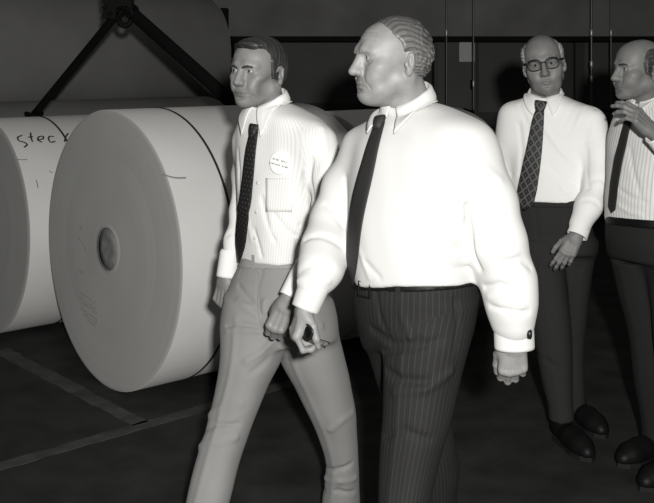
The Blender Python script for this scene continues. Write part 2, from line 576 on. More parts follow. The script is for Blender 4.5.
def streak(q, kind):
    """Combed locks: fine ridges running back over the head."""
    x, y, z = q[:, 0], q[:, 1], q[:, 2]
    if kind == 'part':          # swept from a side parting across and down
        c = np.arctan2(y + 0.02, z + 0.05 + 0.3 * x) * 0.085 + 0.0035 * np.sin(55 * x + 20 * z) + 0.02 * z
    else:                       # swept straight back along the sides
        c = np.arctan2(x, z + 0.03) * 0.085 + 0.004 * np.sin(62 * y + 25 * z) + 0.002 * np.sin(140 * y - 60 * z)
    c = c + 0.0016 * np.sin(c * 190 + 30 * y) + 0.0010 * np.sin(c * 410 - 50 * z + 25 * x)
    lock = 0.0014 * np.sin(c * 610) * (0.6 + 0.4 * np.sin(70 * y + 3 + 300 * c)) + 0.0011 * np.sin(c * 1330 + 30 * y) * (0.6 + 0.4 * np.sin(c * 230))
    if kind == 'curl':          # waves tightening towards the nape
        b = np.clip((y - 0.035) / 0.04, 0, 1)
        w = 0.0024 * np.sin(190 * y + 90 * z + 4 * np.sin(70 * z + 60 * x)) * np.sin(150 * z - 60 * y + 3 * np.sin(80 * y))
        lock = lock * (0.55 - 0.25 * b) + 1.5 * w * (0.12 + 0.88 * b)
    return lock


# ------------------------------------------------------------------ hands
FING = {'index': (0.027, 0.094, (0.044, 0.026, 0.021), 0.0098), 'middle': (0.009, 0.098, (0.049, 0.029, 0.022), 0.0100),
        'ring': (-0.0095, 0.093, (0.045, 0.027, 0.022), 0.0095), 'little': (-0.0270, 0.084, (0.035, 0.020, 0.019), 0.0085)}


def hand(S, wrist, Fd, Nd, right, curls, thumb, s=1.0, spread=0.0, wrist_r=0.030, arm_to=None):
    """Palm, four unequal fingers and a thumb. Fd: towards the fingers, Nd: back of the hand."""
    Fd = nrm(Fd); Nd = nrm(np.asarray(Nd, float) - Fd * (np.asarray(Nd, float) @ Fd))
    Ld = np.cross(Nd, Fd) * (1 if right else -1)               # towards the thumb side
    W = np.asarray(wrist, float)
    pt = lambda f, l, n: W + s * (Fd * f + Ld * l + Nd * n)
    S.cone(pt(-0.01, 0.008, 0), pt(0.02, 0.010, 0), wrist_r * 0.66 * s, 0.020 * s, 0.006)
    S.cone(pt(-0.01, -0.010, 0), pt(0.02, -0.012, 0), wrist_r * 0.66 * s, 0.019 * s, 0.012)
    if arm_to is not None: S.cone(W, arm_to, wrist_r * 0.80 * s, wrist_r * 0.85 * s, 0.008)
    tips = {}
    for i, (nm, (l, f, ph, r)) in enumerate(FING.items()):
        S.cone(pt(0.015, l * 0.55, -0.001), pt(f, l, 0.002), 0.0150 * s, 0.0122 * s, 0.013)
        S.cone(pt(0.030, l * 0.75, -0.010), pt(f - 0.012, l * 0.92, -0.008), 0.0125 * s, 0.0105 * s, 0.012)
        p = pt(f, l, 0.002); a = 0.0; sp = spread * (l / 0.027)
        S.ell(pt(f - 0.001, l, 0.0065), np.array((0.0085,) * 3) * s, None, 0.006)         # knuckle
        for j in range(3):
            a += R_(curls[nm][j])
            d = nrm(Fd * math.cos(a) - Nd * math.sin(a) + Ld * sp * math.cos(a))
            q = p + d * ph[j] * s
            S.cone(p, q, r * s * (1 - 0.07 * j), r * s * (0.92 - 0.09 * j), 0.0032)
            if j < 2: S.ell(q, np.array((r * 0.98 * (1 - 0.06 * j),) * 3) * s, None, 0.003)
            p = q
        tips[nm] = p
    p = pt(0.022, 0.022, -0.006)
    S.ell(pt(0.045, 0.022, -0.014), np.array((0.020, 0.020, 0.017)) * s, np.stack([Fd, Ld, Nd], 1), 0.015)   # ball of the thumb
    rr = (0.0150, 0.0120, 0.0112, 0.0088)
    for j, (ln, dv) in enumerate(zip((0.046, 0.036, 0.027), thumb)):
        d = nrm(Fd * dv[0] + Ld * dv[1] + Nd * dv[2]); q = p + d * ln * s
        S.cone(p, q, rr[j] * s, rr[j + 1] * s, 0.010 if j == 0 else 0.004); p = q
    tips['thumb'] = p
    for nm, l in (('index', 0.018), ('middle', 0.0), ('ring', -0.018)):                    # tendons and the hollows between
        S.groove([pt(0.045, l * 0.8, 0.014), pt(0.085, l, 0.013)], 0.0022 * s, 0.005 * s)
    return tips


def same_curl(a, b, c, d=None):
    return {k: (a + i * (d or 0), b, c) for i, k in enumerate(FING)}


# ------------------------------------------------------------------ clothes
def garment(name, S, h, m, parent, regions=None, smooth=2):
    v, f = S.mesh(h, smooth)
    attrs = None
    if regions:
        ds = np.stack([r[0](v) for r in regions], 1); us = np.stack([r[1](v) for r in regions], 1)
        attrs = {'stripe': us[np.arange(len(v)), ds.argmin(1)]}
    return mesh_np(name, v, f, m, parent, attrs=attrs)


def limb_stripe(a, b, ref):
    a = np.asarray(a, float); ba = np.asarray(b, float) - a; ax = nrm(ba)
    e1 = nrm(np.asarray(ref, float) - ax * (np.asarray(ref, float) @ ax)); e2 = np.cross(ax, e1)
    def d(P):
        t = np.clip(((P - a) @ ba) / (ba @ ba), 0, 1)
        return np.linalg.norm(P - a - t[:, None] * ba, axis=1) - 0.055
    def u(P):
        q = P - a
        return np.arctan2(q @ e2, q @ e1) * 0.055
    return d, u


def arm_nodes(nodes):
    return [(at(px, py, d), w / 2 * d / F) for px, py, d, w in nodes]


def cuff(parent, m, a, b, ra, rb, name='cuff', button=None, ref=None, flat=0.86, fl_dir=None):
    """A stiff turned band from a (up the arm) to b (the wrist)."""
    a = np.asarray(a, float); b = np.asarray(b, float)
    n = 12; t = np.linspace(0, 1, n)
    pts = a + t[:, None] * (b - a)
    ax = nrm(b - a); up = nrm(np.cross(ax, V(1, 0.2, 0))) if fl_dir is None else fl_dir
    r = ra + (rb - ra) * t; r[0] -= 0.004
    ins = b + (a - b) * np.linspace(0, 0.5, 5)[:, None]
    P = np.concatenate([pts, ins]); Rr = np.concatenate([r, np.full(5, rb - 0.0045)]); Rr[n - 1] += 0.0005
    nseg = 36
    up = nrm(up - ax * (up @ ax)); side = np.cross(ax, up)
    an = np.linspace(0, 2 * math.pi, nseg, endpoint=False)
    vs = (P[:, None] + side * (np.cos(an)[None, :, None] * Rr[:, None, None]) + up * (np.sin(an)[None, :, None] * flat * Rr[:, None, None])).reshape(-1, 3)
    fs = [(i * nseg + k, i * nseg + (k + 1) % nseg, (i + 1) * nseg + (k + 1) % nseg, (i + 1) * nseg + k) for i in range(len(P) - 1) for k in range(nseg)]
    fs = [q for q in fs]
    return mesh_np(name, vs, fs, m, parent)


def collar(parent, m, shirt, fr, cen, r, axis, front, drop=0.062, back=0.040, stand=0.030, gap=8, spread=16, off=0.006):
    """A turned-down shirt collar: leaves with two points lying on the shirt."""
    axis = nrm(axis); front = nrm(np.asarray(front, float) - axis * (np.asarray(front, float) @ axis)); lat = np.cross(axis, front)
    n, mrow = 72, 9
    th = np.linspace(R_(gap), 2 * math.pi - R_(gap), n)
    V3 = np.zeros((n, mrow, 3))
    for i, a in enumerate(th):
        fr_w = abs(1 - abs(a - math.pi) / math.pi)            # 0 at the front, 1 at the back
        edge = 1 - fr_w
        sgn = 1 if a < math.pi else -1
        dr = front * math.cos(a) + lat * math.sin(a)
        top = cen + dr * r + axis * (stand * (0.55 + 0.45 * min(1, fr_w * 2.2)))
        bk_ = back * 0.72
        dp = bk_ + (drop - bk_) * max(0, (edge - 0.45) / 0.55) ** 1.4
        pt_dir = math.cos(a) * front + math.sin(a) * lat
        tipx = max(0, (edge - 0.6) / 0.4) ** 1.5
        low = cen + dr * (r + 0.008 + 0.014 * edge) + axis * (stand * 0.5 - dp) + lat * sgn * tipx * spread / 1000 + front * tipx * 0.012
        for j in range(mrow):
            t = j / (mrow - 1)
            q = top * (1 - t) + low * t + dr * (0.008 * math.sin(math.pi * min(1, t * 1.25)))
            V3[i, j] = q
    flat = V3.reshape(-1, 3).copy()
    d = shirt.ev(flat); nn = shirt.normal(flat)
    w = np.tile(np.clip((np.arange(mrow) - 1) / (mrow - 3), 0, 1), n)
    tgt = np.where(d < off, off - d, -(d - off) * w * 0.75)
    flat = flat + nn * tgt[:, None]
    for _ in range(14):
        G = flat.reshape(n, mrow, 3); H = G.copy()
        H[1:-1, 2:] = 0.5 * G[1:-1, 2:] + 0.25 * (G[:-2, 2:] + G[2:, 2:])
        tip = (np.arange(n) < 5) | (np.arange(n) > n - 6)
        H[tip] = G[tip]
        flat = H.reshape(-1, 3)
        d = shirt.ev(flat); flat = flat + shirt.normal(flat) * np.clip(off * 0.8 - d, 0, 0.004)[:, None]
    fs = []
    for i in range(n - 1):
        for j in range(mrow - 1):
            a = i * mrow + j; fs.append((a, a + 1, a + mrow + 1, a + mrow))
    # band standing up inside the fold
    nb = 60; tb = np.linspace(0, 2 * math.pi, nb, endpoint=False); vb = []
    for a in tb:
        fr_w = abs(1 - abs(a - math.pi) / math.pi)
        dr = front * math.cos(a) + lat * math.sin(a)
        vb += [cen + dr * (r + 0.004) - axis * 0.02, cen + dr * (r - 0.001) + axis * (stand * (0.5 + 0.45 * min(1, fr_w * 2.2)))]
    fb = [(2 * i, 2 * ((i + 1) % nb), 2 * ((i + 1) % nb) + 1, 2 * i + 1) for i in range(nb)]
    vs, fs = join((flat, fs), (np.array(vb), fb))
    o = mesh_np('collar', vs, fs, m, parent)
    md = o.modifiers.new('thickness', 'SOLIDIFY'); md.thickness = 0.003; md.offset = 1
    return o


def tie(parent, solid, m, pix, d0, d1, off=0.007, knot=None, free=None, name='tie', thick=0.006):
    """A necktie lying on the chest: pix rows of (px, py, width in pixels)."""
    pix = np.array(pix, float)
    n = 26
    fine = np.stack([np.interp(np.linspace(0, 1, n), np.linspace(0, 1, len(pix)), pix[:, i]) for i in range(3)], 1)
    P = solid.hit(fine[:, :2], d0, d1)
    if free is not None: P[:, 1] += free(np.linspace(0, 1, n))
    for _ in range(3): P[1:-1] = 0.25 * P[:-2] + 0.5 * P[1:-1] + 0.25 * P[2:]
    d = solid.ev(P); nn = solid.normal(P)
    for _ in range(4): nn[1:-1] = nn[:-2] + nn[1:-1] + nn[2:]; nn /= np.linalg.norm(nn, axis=1)[:, None]
    P = P + nn * np.maximum(off - d, 0)[:, None]
    tn = np.gradient(P, axis=0); tn /= np.linalg.norm(tn, axis=1)[:, None]
    sd = np.cross(tn, nn); sd /= np.linalg.norm(sd, axis=1)[:, None]
    view = nrm(P.mean(0) - V(0, 0, CAM_H))
    k = np.abs(np.linalg.norm(np.cross(sd, view), axis=1)).mean()        # foreshortening of the width
    hw = fine[:, 2] / 2 * P[:, 1] / F / max(k, 0.75)
    prof = np.array([(-1, -0.3), (-0.92, 0.5), (-0.5, 0.9), (0, 1.0), (0.5, 0.9), (0.92, 0.5), (1, -0.3), (0.5, -0.5), (0, -0.6), (-0.5, -0.5)])
    np_ = len(prof)
    vs = (P[:, None] + sd[:, None] * (prof[None, :, :1] * hw[:, None, None]) + nn[:, None] * (prof[None, :, 1:] * thick * 0.5)).reshape(-1, 3)
    Ls = np.r_[0, np.cumsum(np.linalg.norm(np.diff(P, axis=0), axis=1))]
    uv = np.stack([(prof[None, :, 0] * hw[:, None]), np.repeat(Ls[:, None], np_, 1)], -1).reshape(-1, 2)
    fs = [(i * np_ + j, i * np_ + (j + 1) % np_, (i + 1) * np_ + (j + 1) % np_, (i + 1) * np_ + j) for i in range(n - 1) for j in range(np_)]
    # pointed tip
    tip = P[-1] + tn[-1] * hw[-1] * 0.95
    vs = np.concatenate([vs, tip[None]]); uv = np.concatenate([uv, [[0, Ls[-1] + hw[-1]]]])
    fs += [((n - 1) * np_ + j, (n - 1) * np_ + (j + 1) % np_, n * np_) for j in range(np_)]
    fs.append(tuple(range(np_))[::-1])
    o = mesh_np(name, vs, fs, m, parent, uv=uv)
    if knot:
        kp = solid.hit([knot[:2]], d0, d1)[0]; nk = solid.normal(kp[None])[0]
        kw, kh = knot[2] * kp[1] / F / 2, knot[3] * kp[1] / F / 2
        tdir = nrm(P[3] - P[0]); sk = nrm(np.cross(tdir, nn[0])); nk = np.cross(sk, tdir)
        if nk @ nn[0] < 0: nk = -nk
        c = P[0] + nn[0] * 0.004
        rows = [(-1.05, 0.95, 0.5), (-0.8, 1.05, 1.0), (-0.2, 1.0, 1.15), (0.4, 0.85, 1.05), (0.85, 0.7, 0.9), (1.05, 0.55, 0.4)]
        vk = []; uvk = []
        na = 16
        for t, w, dp in rows:
            for a in np.linspace(0, 2 * math.pi, na, endpoint=False):
                vk.append(c + tdir * t * kh + sk * math.cos(a) * kw * w + nk * (math.sin(a) * 0.011 * dp)); uvk.append((math.cos(a) * kw * w + 0.004, t * kh + 0.003))
        fk = [(i * na + j, i * na + (j + 1) % na, (i + 1) * na + (j + 1) % na, (i + 1) * na + j) for i in range(len(rows) - 1) for j in range(na)]
        fk += [tuple(range(na))[::-1], tuple((len(rows) - 1) * na + j for j in range(na))]
        mesh_np('knot', np.array(vk), fk, m, o, uv=np.array(uvk))
    return o


def shoe(parent, m, ms, heel, toe, w=0.048):
    """A laced leather shoe on the floor from heel to toe, with its sole as a child."""
    heel = np.asarray(heel, float); toe = np.asarray(toe, float); ax = toe - heel; L = np.linalg.norm(ax); ax = ax / L
    pt = lambda t, z: heel + ax * t * L + V(0, 0, z)
    S = SDF()
    S.cone(pt(0.13, 0.052), pt(0.50, 0.045), 0.038, 0.044, 0.02)
    S.cone(pt(0.50, 0.045), pt(0.72, 0.036), 0.046, 0.047, 0.03)
    S.cone(pt(0.72, 0.034), pt(0.88, 0.030), 0.045, 0.034, 0.03)
    S.cone(pt(0.14, 0.07), pt(0.17, 0.10), 0.040, 0.042, 0.02)
    S.plane_cut(heel + V(0, 0, 0.016), (0, 0, -1), 0.004)
    S.plane_cut(heel + V(0, 0, 0.108), (0, 0, 1), 0.004)
    v, f = S.mesh(0.006, 2)
    o = mesh_np('shoe', v, f, m, parent)
    n = 28; out = []
    side = np.cross(ax, V(0, 0, 1))
    for a in np.linspace(0, 2 * math.pi, n, endpoint=False):
        t = 0.5 - 0.5 * math.cos(a)
        wd = np.interp(t, [0, 0.1, 0.3, 0.5, 0.7, 0.9, 1], [0.0, 0.034, 0.038, 0.042, 0.051, 0.036, 0.0])
        out.append(heel + ax * t * L + side * wd * (1 if math.sin(a) >= 0 else -1))
    out = np.array(out); vs = np.concatenate([out + V(0, 0, 0.001), out + V(0, 0, 0.020)])
    fs = [(i, (i + 1) % n, n + (i + 1) % n, n + i) for i in range(n)] + [tuple(range(n))[::-1], tuple(range(n, 2 * n))]
    mesh_np('sole', vs, fs, ms, o, smooth=False)
    return o


def disc(cen, nrmv, r, th=0.002, n=24, up=None):
    nrmv = nrm(nrmv); e1 = nrm(np.cross(nrmv, V(0, 0, 1) if up is None else up)); e2 = np.cross(nrmv, e1)
    a = np.linspace(0, 2 * math.pi, n, endpoint=False)
    ring = lambda rr, z: cen + nrmv * z + rr * (np.cos(a)[:, None] * e1 + np.sin(a)[:, None] * e2)
    vs = np.concatenate([ring(r, 0), ring(r, th * 0.7), ring(r * 0.93, th)])
    fs = [(k * n + i, k * n + (i + 1) % n, (k + 1) * n + (i + 1) % n, (k + 1) * n + i) for k in range(2) for i in range(n)]
    fs += [tuple(range(n))[::-1], tuple(2 * n + i for i in range(n))]
    return vs, fs


def soft_noise(seed, amp, f=9.0):
    r = np.random.default_rng(seed); K = r.normal(size=(7, 3)) * f; ph = r.uniform(0, 6.28, 7)
    def fn(P):
        d = np.zeros(len(P))
        for k, p in zip(K, ph): d += np.sin(P @ k + p)
        return d * amp / 3
    return fn


def folds(S, base, rows, d0=1.6, d1=5.2, gain=1.0):
    """Creases drawn where the photograph shows them: (pixel polyline, depth of crease, width)."""
    for pts, amp, w in rows:
        P = base.hit(np.array(pts, float), d0, d1)
        S.groove(P, amp * gain, w)
# ------------------------------------------------------------------ the print shop
M = {}
M['paper_end'] = mat('paper_end', 0.60, 0.85, 0.15)
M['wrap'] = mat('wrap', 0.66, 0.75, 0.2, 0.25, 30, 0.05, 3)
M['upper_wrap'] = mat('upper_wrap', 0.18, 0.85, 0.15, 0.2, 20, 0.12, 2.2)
M['core'] = mat('core', 0.13, 0.8, 0.2, 0.3, 120, 0.35, 40)
M['plug'] = mat('plug', 0.24, 0.8, 0.2, 0.4, 90, 0.25, 30)
M['strap'] = mat('strap', 0.03, 0.6, 0.3)
M['ink'] = mat('ink', 0.045, 0.8, 0.1)
M['pencil'] = mat('pencil', 0.30, 0.8, 0.1)
M['sling'] = mat('sling', 0.005, 0.9, 0.08, 0.2, 300)
M['iron'] = mat('iron', 0.006, 0.7, 0.1, 0.15, 80)
M['steel'] = mat('steel', 0.16, 0.4, 0.5, 0.2, 60)
M['floor'] = mat('floor', 0.028, 0.75, 0.22, 0.5, 40, 0.45, 5)
M['line'] = mat('line', 0.066, 0.8, 0.2, 0.4, 40, 0.45, 9)
M['wall'] = mat('wall', 0.075, 0.8, 0.2, 0.2, 12, 0.25, 1.2)
M['beam'] = mat('beam', 0.05, 0.7, 0.3, 0.2, 20, 0.2, 2)
M['beam_face'] = mat('beam_face', 0.17, 0.8, 0.2, 0.2, 20, 0.25, 2)
M['door'] = mat('door_panel', 0.085, 0.6, 0.3, 0.1, 30, 0.2, 2)
M['pipe'] = mat('pipe', 0.10, 0.30, 0.6, 0.8, 25)
M['glint_sleeve'] = mat('glint_sleeve', 0.55, 0.35, 0.6, metallic=0.5)  # bright tone that stands in for glints on the wall pipes
M['notice'] = mat('notice', 0.62, 0.8, 0.2)

# rings of wound paper on the roll ends
m = M['paper_end']; nt = m.node_tree
tc = nt.nodes.new('ShaderNodeTexCoord'); sp = nt.nodes.new('ShaderNodeSeparateXYZ'); nt.links.new(tc.outputs['Object'], sp.inputs[0])
rad = N(nt, 'SQRT', N(nt, 'ADD', N(nt, 'MULTIPLY', sp.outputs[1], sp.outputs[1]), N(nt, 'MULTIPLY', sp.outputs[2], sp.outputs[2])))
n1 = nt.nodes.new('ShaderNodeTexNoise'); n1.noise_dimensions = '1D'; n1.inputs['Scale'].default_value = 140; n1.inputs['Detail'].default_value = 8
nt.links.new(rad, n1.inputs['W'])
n2 = nt.nodes.new('ShaderNodeTexNoise'); n2.inputs['Scale'].default_value = 3; n2.inputs['Detail'].default_value = 5
nt.links.new(tc.outputs['Object'], n2.inputs['Vector'])
val = N(nt, 'ADD', N(nt, 'MULTIPLY_ADD', n1.outputs['Fac'], 0.06, 0.44), N(nt, 'MULTIPLY_ADD', n2.outputs['Fac'], 0.07, -0.035))
set_base(m, val)
bp = nt.nodes.new('ShaderNodeBump'); bp.inputs['Strength'].default_value = 0.10; bp.inputs['Distance'].default_value = 0.002
nt.links.new(n1.outputs['Fac'], bp.inputs['Height']); nt.links.new(bp.outputs['Normal'], nt.nodes['Principled BSDF'].inputs['Normal'])

AX = nrm(V(0.765, 0.644, 0)); AXA = math.atan2(AX[1], AX[0])


def lathe_x(prof, nseg=128):
    """Surface of revolution about local x: prof rows of (x, radius)."""
    a = np.linspace(0, 2 * math.pi, nseg, endpoint=False)
    vs = np.array([(x, r * math.cos(t), r * math.sin(t)) for x, r in prof for t in a])
    fs = [(i * nseg + k, i * nseg + (k + 1) % nseg, (i + 1) * nseg + (k + 1) % nseg, (i + 1) * nseg + k) for i in range(len(prof) - 1) for k in range(nseg)]
    return vs, fs


def roll(face, R, L, label, group=None, wrap='wrap', strap=None, name='paper_roll'):
    """A wound paper roll lying on its side; face = centre of the near end."""
    o = empty(name, tuple(face), label, 'paper roll', group, rot=(0, 0, AXA))
    mesh_np('wrapper', *lathe_x([(0.012, R - 0.006), (0.003, R - 0.003), (0.006, R), (L - 0.012, R), (L - 0.002, R - 0.006), (L - 0.004, R - 0.05)]), M[wrap], o, local=True)
    prof = [(-0.004, 0.104)]
    rr = np.random.default_rng(int(R * 1000) + 3)
    r = 0.112
    while r < R - 0.02:
        prof.append((rr.normal(0, 0.0002) + 0.0004 * math.sin(r * 30), r)); r += rr.uniform(0.006, 0.025)
    prof += [(0.0005, R - 0.008), (0.003, R - 0.003)]
    e = mesh_np('end_face', *lathe_x(prof[::-1]), M['paper_end'], o, local=True)
    mesh_np('end_face', *lathe_x([(L - 0.004, 0.004), (L - 0.004, R - 0.002)][::-1]), M['paper_end'], o, local=True)
    c = mesh_np('core', *lathe_x([(0.03, 0.101), (-0.003, 0.101), (-0.003, 0.108), (0.01, 0.108)][::-1], 64), M['core'], o, local=True)
    mesh_np('core_plug', *lathe_x([(-0.002, 0.0005), (-0.002, 0.045), (-0.0022, 0.05), (-0.002, 0.097), (0.01, 0.100)][::-1], 64), M['plug'], c, local=True)
    if strap:
        for s in strap:
            mesh_np('strap', *lathe_x([(s - 0.0055, R - 0.002), (s - 0.0055, R + 0.004), (s + 0.0055, R + 0.004), (s + 0.0055, R - 0.002)]), M['strap'], o, local=True, smooth=False)
    return o


FB = at(108, 0, 4.94); FB[2] = 0.687
FA = V(-2.16, 5.86, 0.635) + V(0.122, 0.103, 0)
roll_B = roll(FB, 0.687, 1.22, 'large paper roll with its whole round end and core in view, beside the younger man', strap=(0.285,))
roll_A = roll(FA, 0.635, 1.22, 'paper roll cut off by the left edge of the picture, with handwriting on its wrapper', strap=(0.34,))
FC = FB + AX * 1.36; FC[2] = 0.66
roll_C = roll(FC, 0.66, 1.08, 'paper roll half hidden behind the two men in front, in line with the large roll', strap=(0.8,))
nperp = V(-AX[1], AX[0], 0)
F3 = FA + nperp * 1.34 - AX * 0.46; F3[2] = 0.655
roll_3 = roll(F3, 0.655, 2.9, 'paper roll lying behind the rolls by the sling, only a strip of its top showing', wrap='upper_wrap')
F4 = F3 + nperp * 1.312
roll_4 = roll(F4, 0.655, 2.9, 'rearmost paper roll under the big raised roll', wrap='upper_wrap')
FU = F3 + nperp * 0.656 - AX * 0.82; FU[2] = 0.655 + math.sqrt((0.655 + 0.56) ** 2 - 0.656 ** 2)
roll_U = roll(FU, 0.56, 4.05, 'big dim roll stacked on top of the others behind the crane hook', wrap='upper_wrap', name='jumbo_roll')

# ---- writing on the rolls -----------------------------------------
def cyl_hit(px, py, face, R):
    o = V(0, 0, CAM_H); d = V((px - CX) / F, 1, -(py - YH) / F)
    oc = o - face; dp = d - AX * (d @ AX); op = oc - AX * (oc @ AX)
    a, b, c = dp @ dp, dp @ op, op @ op - R * R
    t = (-b - math.sqrt(max(b * b - a * c, 0))) / a
    return o + d * t, nrm((op + dp * t))


def face_hit(px, py, face):
    o = V(0, 0, CAM_H); d = V((px - CX) / F, 1, -(py - YH) / F)
    t = ((face - o) @ AX) / (d @ AX)
    return o + d * t, -AX


def stroke(name, parent, pts, hitf, m, w):
    P, Nn = zip(*[hitf(*q) for q in pts]); P = np.array(P); Nn = np.array(Nn)
    n = max(6, len(P) * 4); P = catmull(P, n) if len(P) > 2 else np.linspace(P[0], P[-1], n)
    Nn = np.stack([np.interp(np.linspace(0, 1, n), np.linspace(0, 1, len(Nn)), Nn[:, i]) for i in range(3)], 1)
    v, f = sweep(P + Nn * 0.002, w / 2, 0.0012, 6, Nn)
    return v, f


def add_strokes(name, parent, strokes, hitf, m, w):
    a = -AXA; Rz = np.array([[math.cos(a), -math.sin(a), 0], [math.sin(a), math.cos(a), 0], [0, 0, 1]])
    for s in strokes:
        vs, fs = stroke(name, parent, s, hitf, m, w)
        mesh_np(name, (vs - np.array(parent.location)) @ Rz.T, fs, m, parent, local=True)


hA = lambda x, y: cyl_hit(x, y, FA, 0.635)
add_strokes('handwriting', roll_A, [
    [(22, 135.5), (17.5, 138), (19, 141), (24, 142.5), (27, 144.5), (24, 147.5)],
    [(30.5, 133), (31, 138), (32.5, 142)], [(28, 137.5), (33, 137)],
    [(38, 140), (43, 139), (43, 136.5), (39, 137), (38, 140.5), (42, 142.5)],
    [(54, 137), (50, 136.5), (48.5, 139.5), (51, 142.5), (55, 141.5)],
    [(68, 133.5), (65.5, 137.5), (64.5, 142)]], hA, M['ink'], 0.010)
add_strokes('scuff_mark', roll_A, [[(17, 159.5), (22, 160), (27, 159.6)], [(49, 171), (52, 173)], [(36, 180), (38, 188)]], hA, M['pencil'], 0.006)

hB = lambda x, y: face_hit(x, y, FB)
r = np.random.default_rng(5)
sc = [[(80, 229), (83, 226), (82, 231)], [(79, 238), (83, 242), (87, 250), (85, 247)], [(80, 270), (83, 272), (84, 268)]]
for k, (x0, y0, n_) in enumerate(((80, 291, 9), (79, 296, 10), (82, 301, 9), (81, 307, 10), (84, 313, 8), (88, 320, 5))):
    pts_ = []                                    # rows of stamped characters, worn past reading
    for j in range(n_ * 2):
        x = x0 + j * 0.95
        pts_.append((x, y0 + (x - x0) * 0.75 + (1.7 if j % 2 else -1.7) * r.uniform(0.3, 1)))
    sc.append(pts_)
add_strokes('stamped_marking', roll_B, sc, hB, M['pencil'], 0.005)
hBc = lambda x, y: cyl_hit(x, y, FB, 0.687)
add_strokes('wrapper_seam', roll_B, [[(163, 174.5), (170, 177), (178, 178.2), (185.5, 178)]], hBc, M['pencil'], 0.008)

# ---- floor, wall ---------------------------------------------------
tag(mesh_np('floor', *box((0, 4, -0.05), (18, 19, 0.1)), M['floor'], smooth=False), kind='structure')
tag(mesh_np('wall_back', *box((0, 11.1, 2.5), (18, 0.2, 5.0)), M['wall'], smooth=False), kind='structure')
tag(mesh_np('wall_left', *box((-6.1, 5.5, 2.5), (0.2, 11, 5.0)), M['wall'], smooth=False), kind='structure')
tag(mesh_np('wall_right', *box((5.1, 5.5, 2.5), (0.2, 11, 5.0)), M['wall'], smooth=False), kind='structure')


def ground(px, py):
    d = CAM_H / (py - YH) * F
    return at(px, py, d)


def floor_line(name, a, b, w0, w1, label):
    A, B = ground(*a), ground(*b)
    t = nrm(B - A); s = np.cross(t, V(0, 0, 1))
    n = 40; u = np.linspace(0, 1, n)[:, None]
    rr = np.random.default_rng(int(w0 * 1e4)); e = rr.normal(0, 0.0035, (n, 2))
    W = (w0 + (w1 - w0) * u) / 2
    p = A + (B - A) * u
    vs = np.concatenate([p + s * (W + e[:, :1]) + V(0, 0, 0.0022), p - s * (W + e[:, 1:]) + V(0, 0, 0.0022), p + s * (W + e[:, :1]) - V(0, 0, 0.002), p - s * (W + e[:, 1:]) - V(0, 0, 0.002)])
    fs = []
    for i in range(n - 1):
        fs += [(i, i + 1, n + i + 1, n + i), (2 * n + i, i, i + 1, 2 * n + i + 1)[::-1], (n + i, 3 * n + i, 3 * n + i + 1, n + i + 1)[::-1]]
    return tag(mesh_np(name, vs, fs, M['line'], smooth=False), label, 'floor line', None, 'structure')


floor_line('trim_1', (0, 350), (141, 424), 0.10, 0.075, 'worn painted line running under the paper rolls')
floor_line('trim_2', (-40, 478), (330, 372), 0.075, 0.075, 'worn painted line running towards the feet of the younger man')

# back wall furniture: overhead beam, sliding door panels, conduits, notice
bm_ = empty('overhead_beam', (2.2, 10.35, 0), 'dark steel beam running across the back wall above the men', 'beam')
mesh_np('flange', *box((2.2, 10.35, 1.62 + 0.215), (7.0, 0.5, 0.05)), M['iron'], bm_, smooth=False)
mesh_np('web', *box((2.2, 10.42, 2.32), (7.0, 0.08, 0.95)), M['beam_face'], bm_, smooth=False)
mesh_np('flange', *box((2.2, 10.35, 2.82), (7.0, 0.5, 0.05)), M['iron'], bm_, smooth=False)
for x, n in ((-1.4, 1), (5.0, 2)):
    mesh_np('bracket', *box((x + 0.3, 10.62, 1.9), (0.16, 0.9, 0.5)), M['iron'], bm_, smooth=False)


def conduit(px, d, y0, y1, r, label, shine=(33,)):
    a, b = at(px, y0, d), at(px, y1, d); b[0] = a[0]
    o = empty('wall_conduit', (a[0], a[1], 0), label, 'pipe')
    a[2] = max(a[2], 0)
    mesh_np('pipe', *sweep(np.linspace(V(a[0], d, 0.0), V(a[0], d, 3.4), 24), r, None, 14), M['pipe'], o)
    for z in (0.4, 1.1, 2.5):
        mesh_np('clamp', *sweep(np.linspace(V(a[0], d, z - 0.02), V(a[0], d, z + 0.02), 4), r * 1.4, None, 14), M['iron'], o)
        mesh_np('clamp_arm', *box((a[0], (d + 11.0) / 2, z), (0.012, 11.0 - d, 0.015)), M['iron'], o, smooth=False)
    for py in shine:
        z = CAM_H - (py - YH) * d / F
        mesh_np('glint_sleeve', *sweep(np.linspace(V(a[0], d, z - 0.035), V(a[0], d, z + 0.035), 6), [r * 1.25, r * 1.6, r * 1.6, r * 1.6, r * 1.6, r * 1.25], None, 14), M['glint_sleeve'], o)  # pale sleeve added to imitate a glint, not a pipe fitting
    return o


conduit(591.5, 10.0, 30, 80, 0.011, 'shiny thin pipe on the back wall right of the man in glasses', (33, 64, 79))
conduit(473.5, 10.0, 30, 80, 0.007, 'thin pipe on the back wall between the older man and the man in glasses', (84,))
conduit(446.5, 10.1, 30, 80, 0.007, 'thin pipe on the back wall just right of the older man\'s head')
conduit(611, 10.1, 30, 80, 0.008, 'thin dull pipe on the back wall left of the balding man\'s forehead')

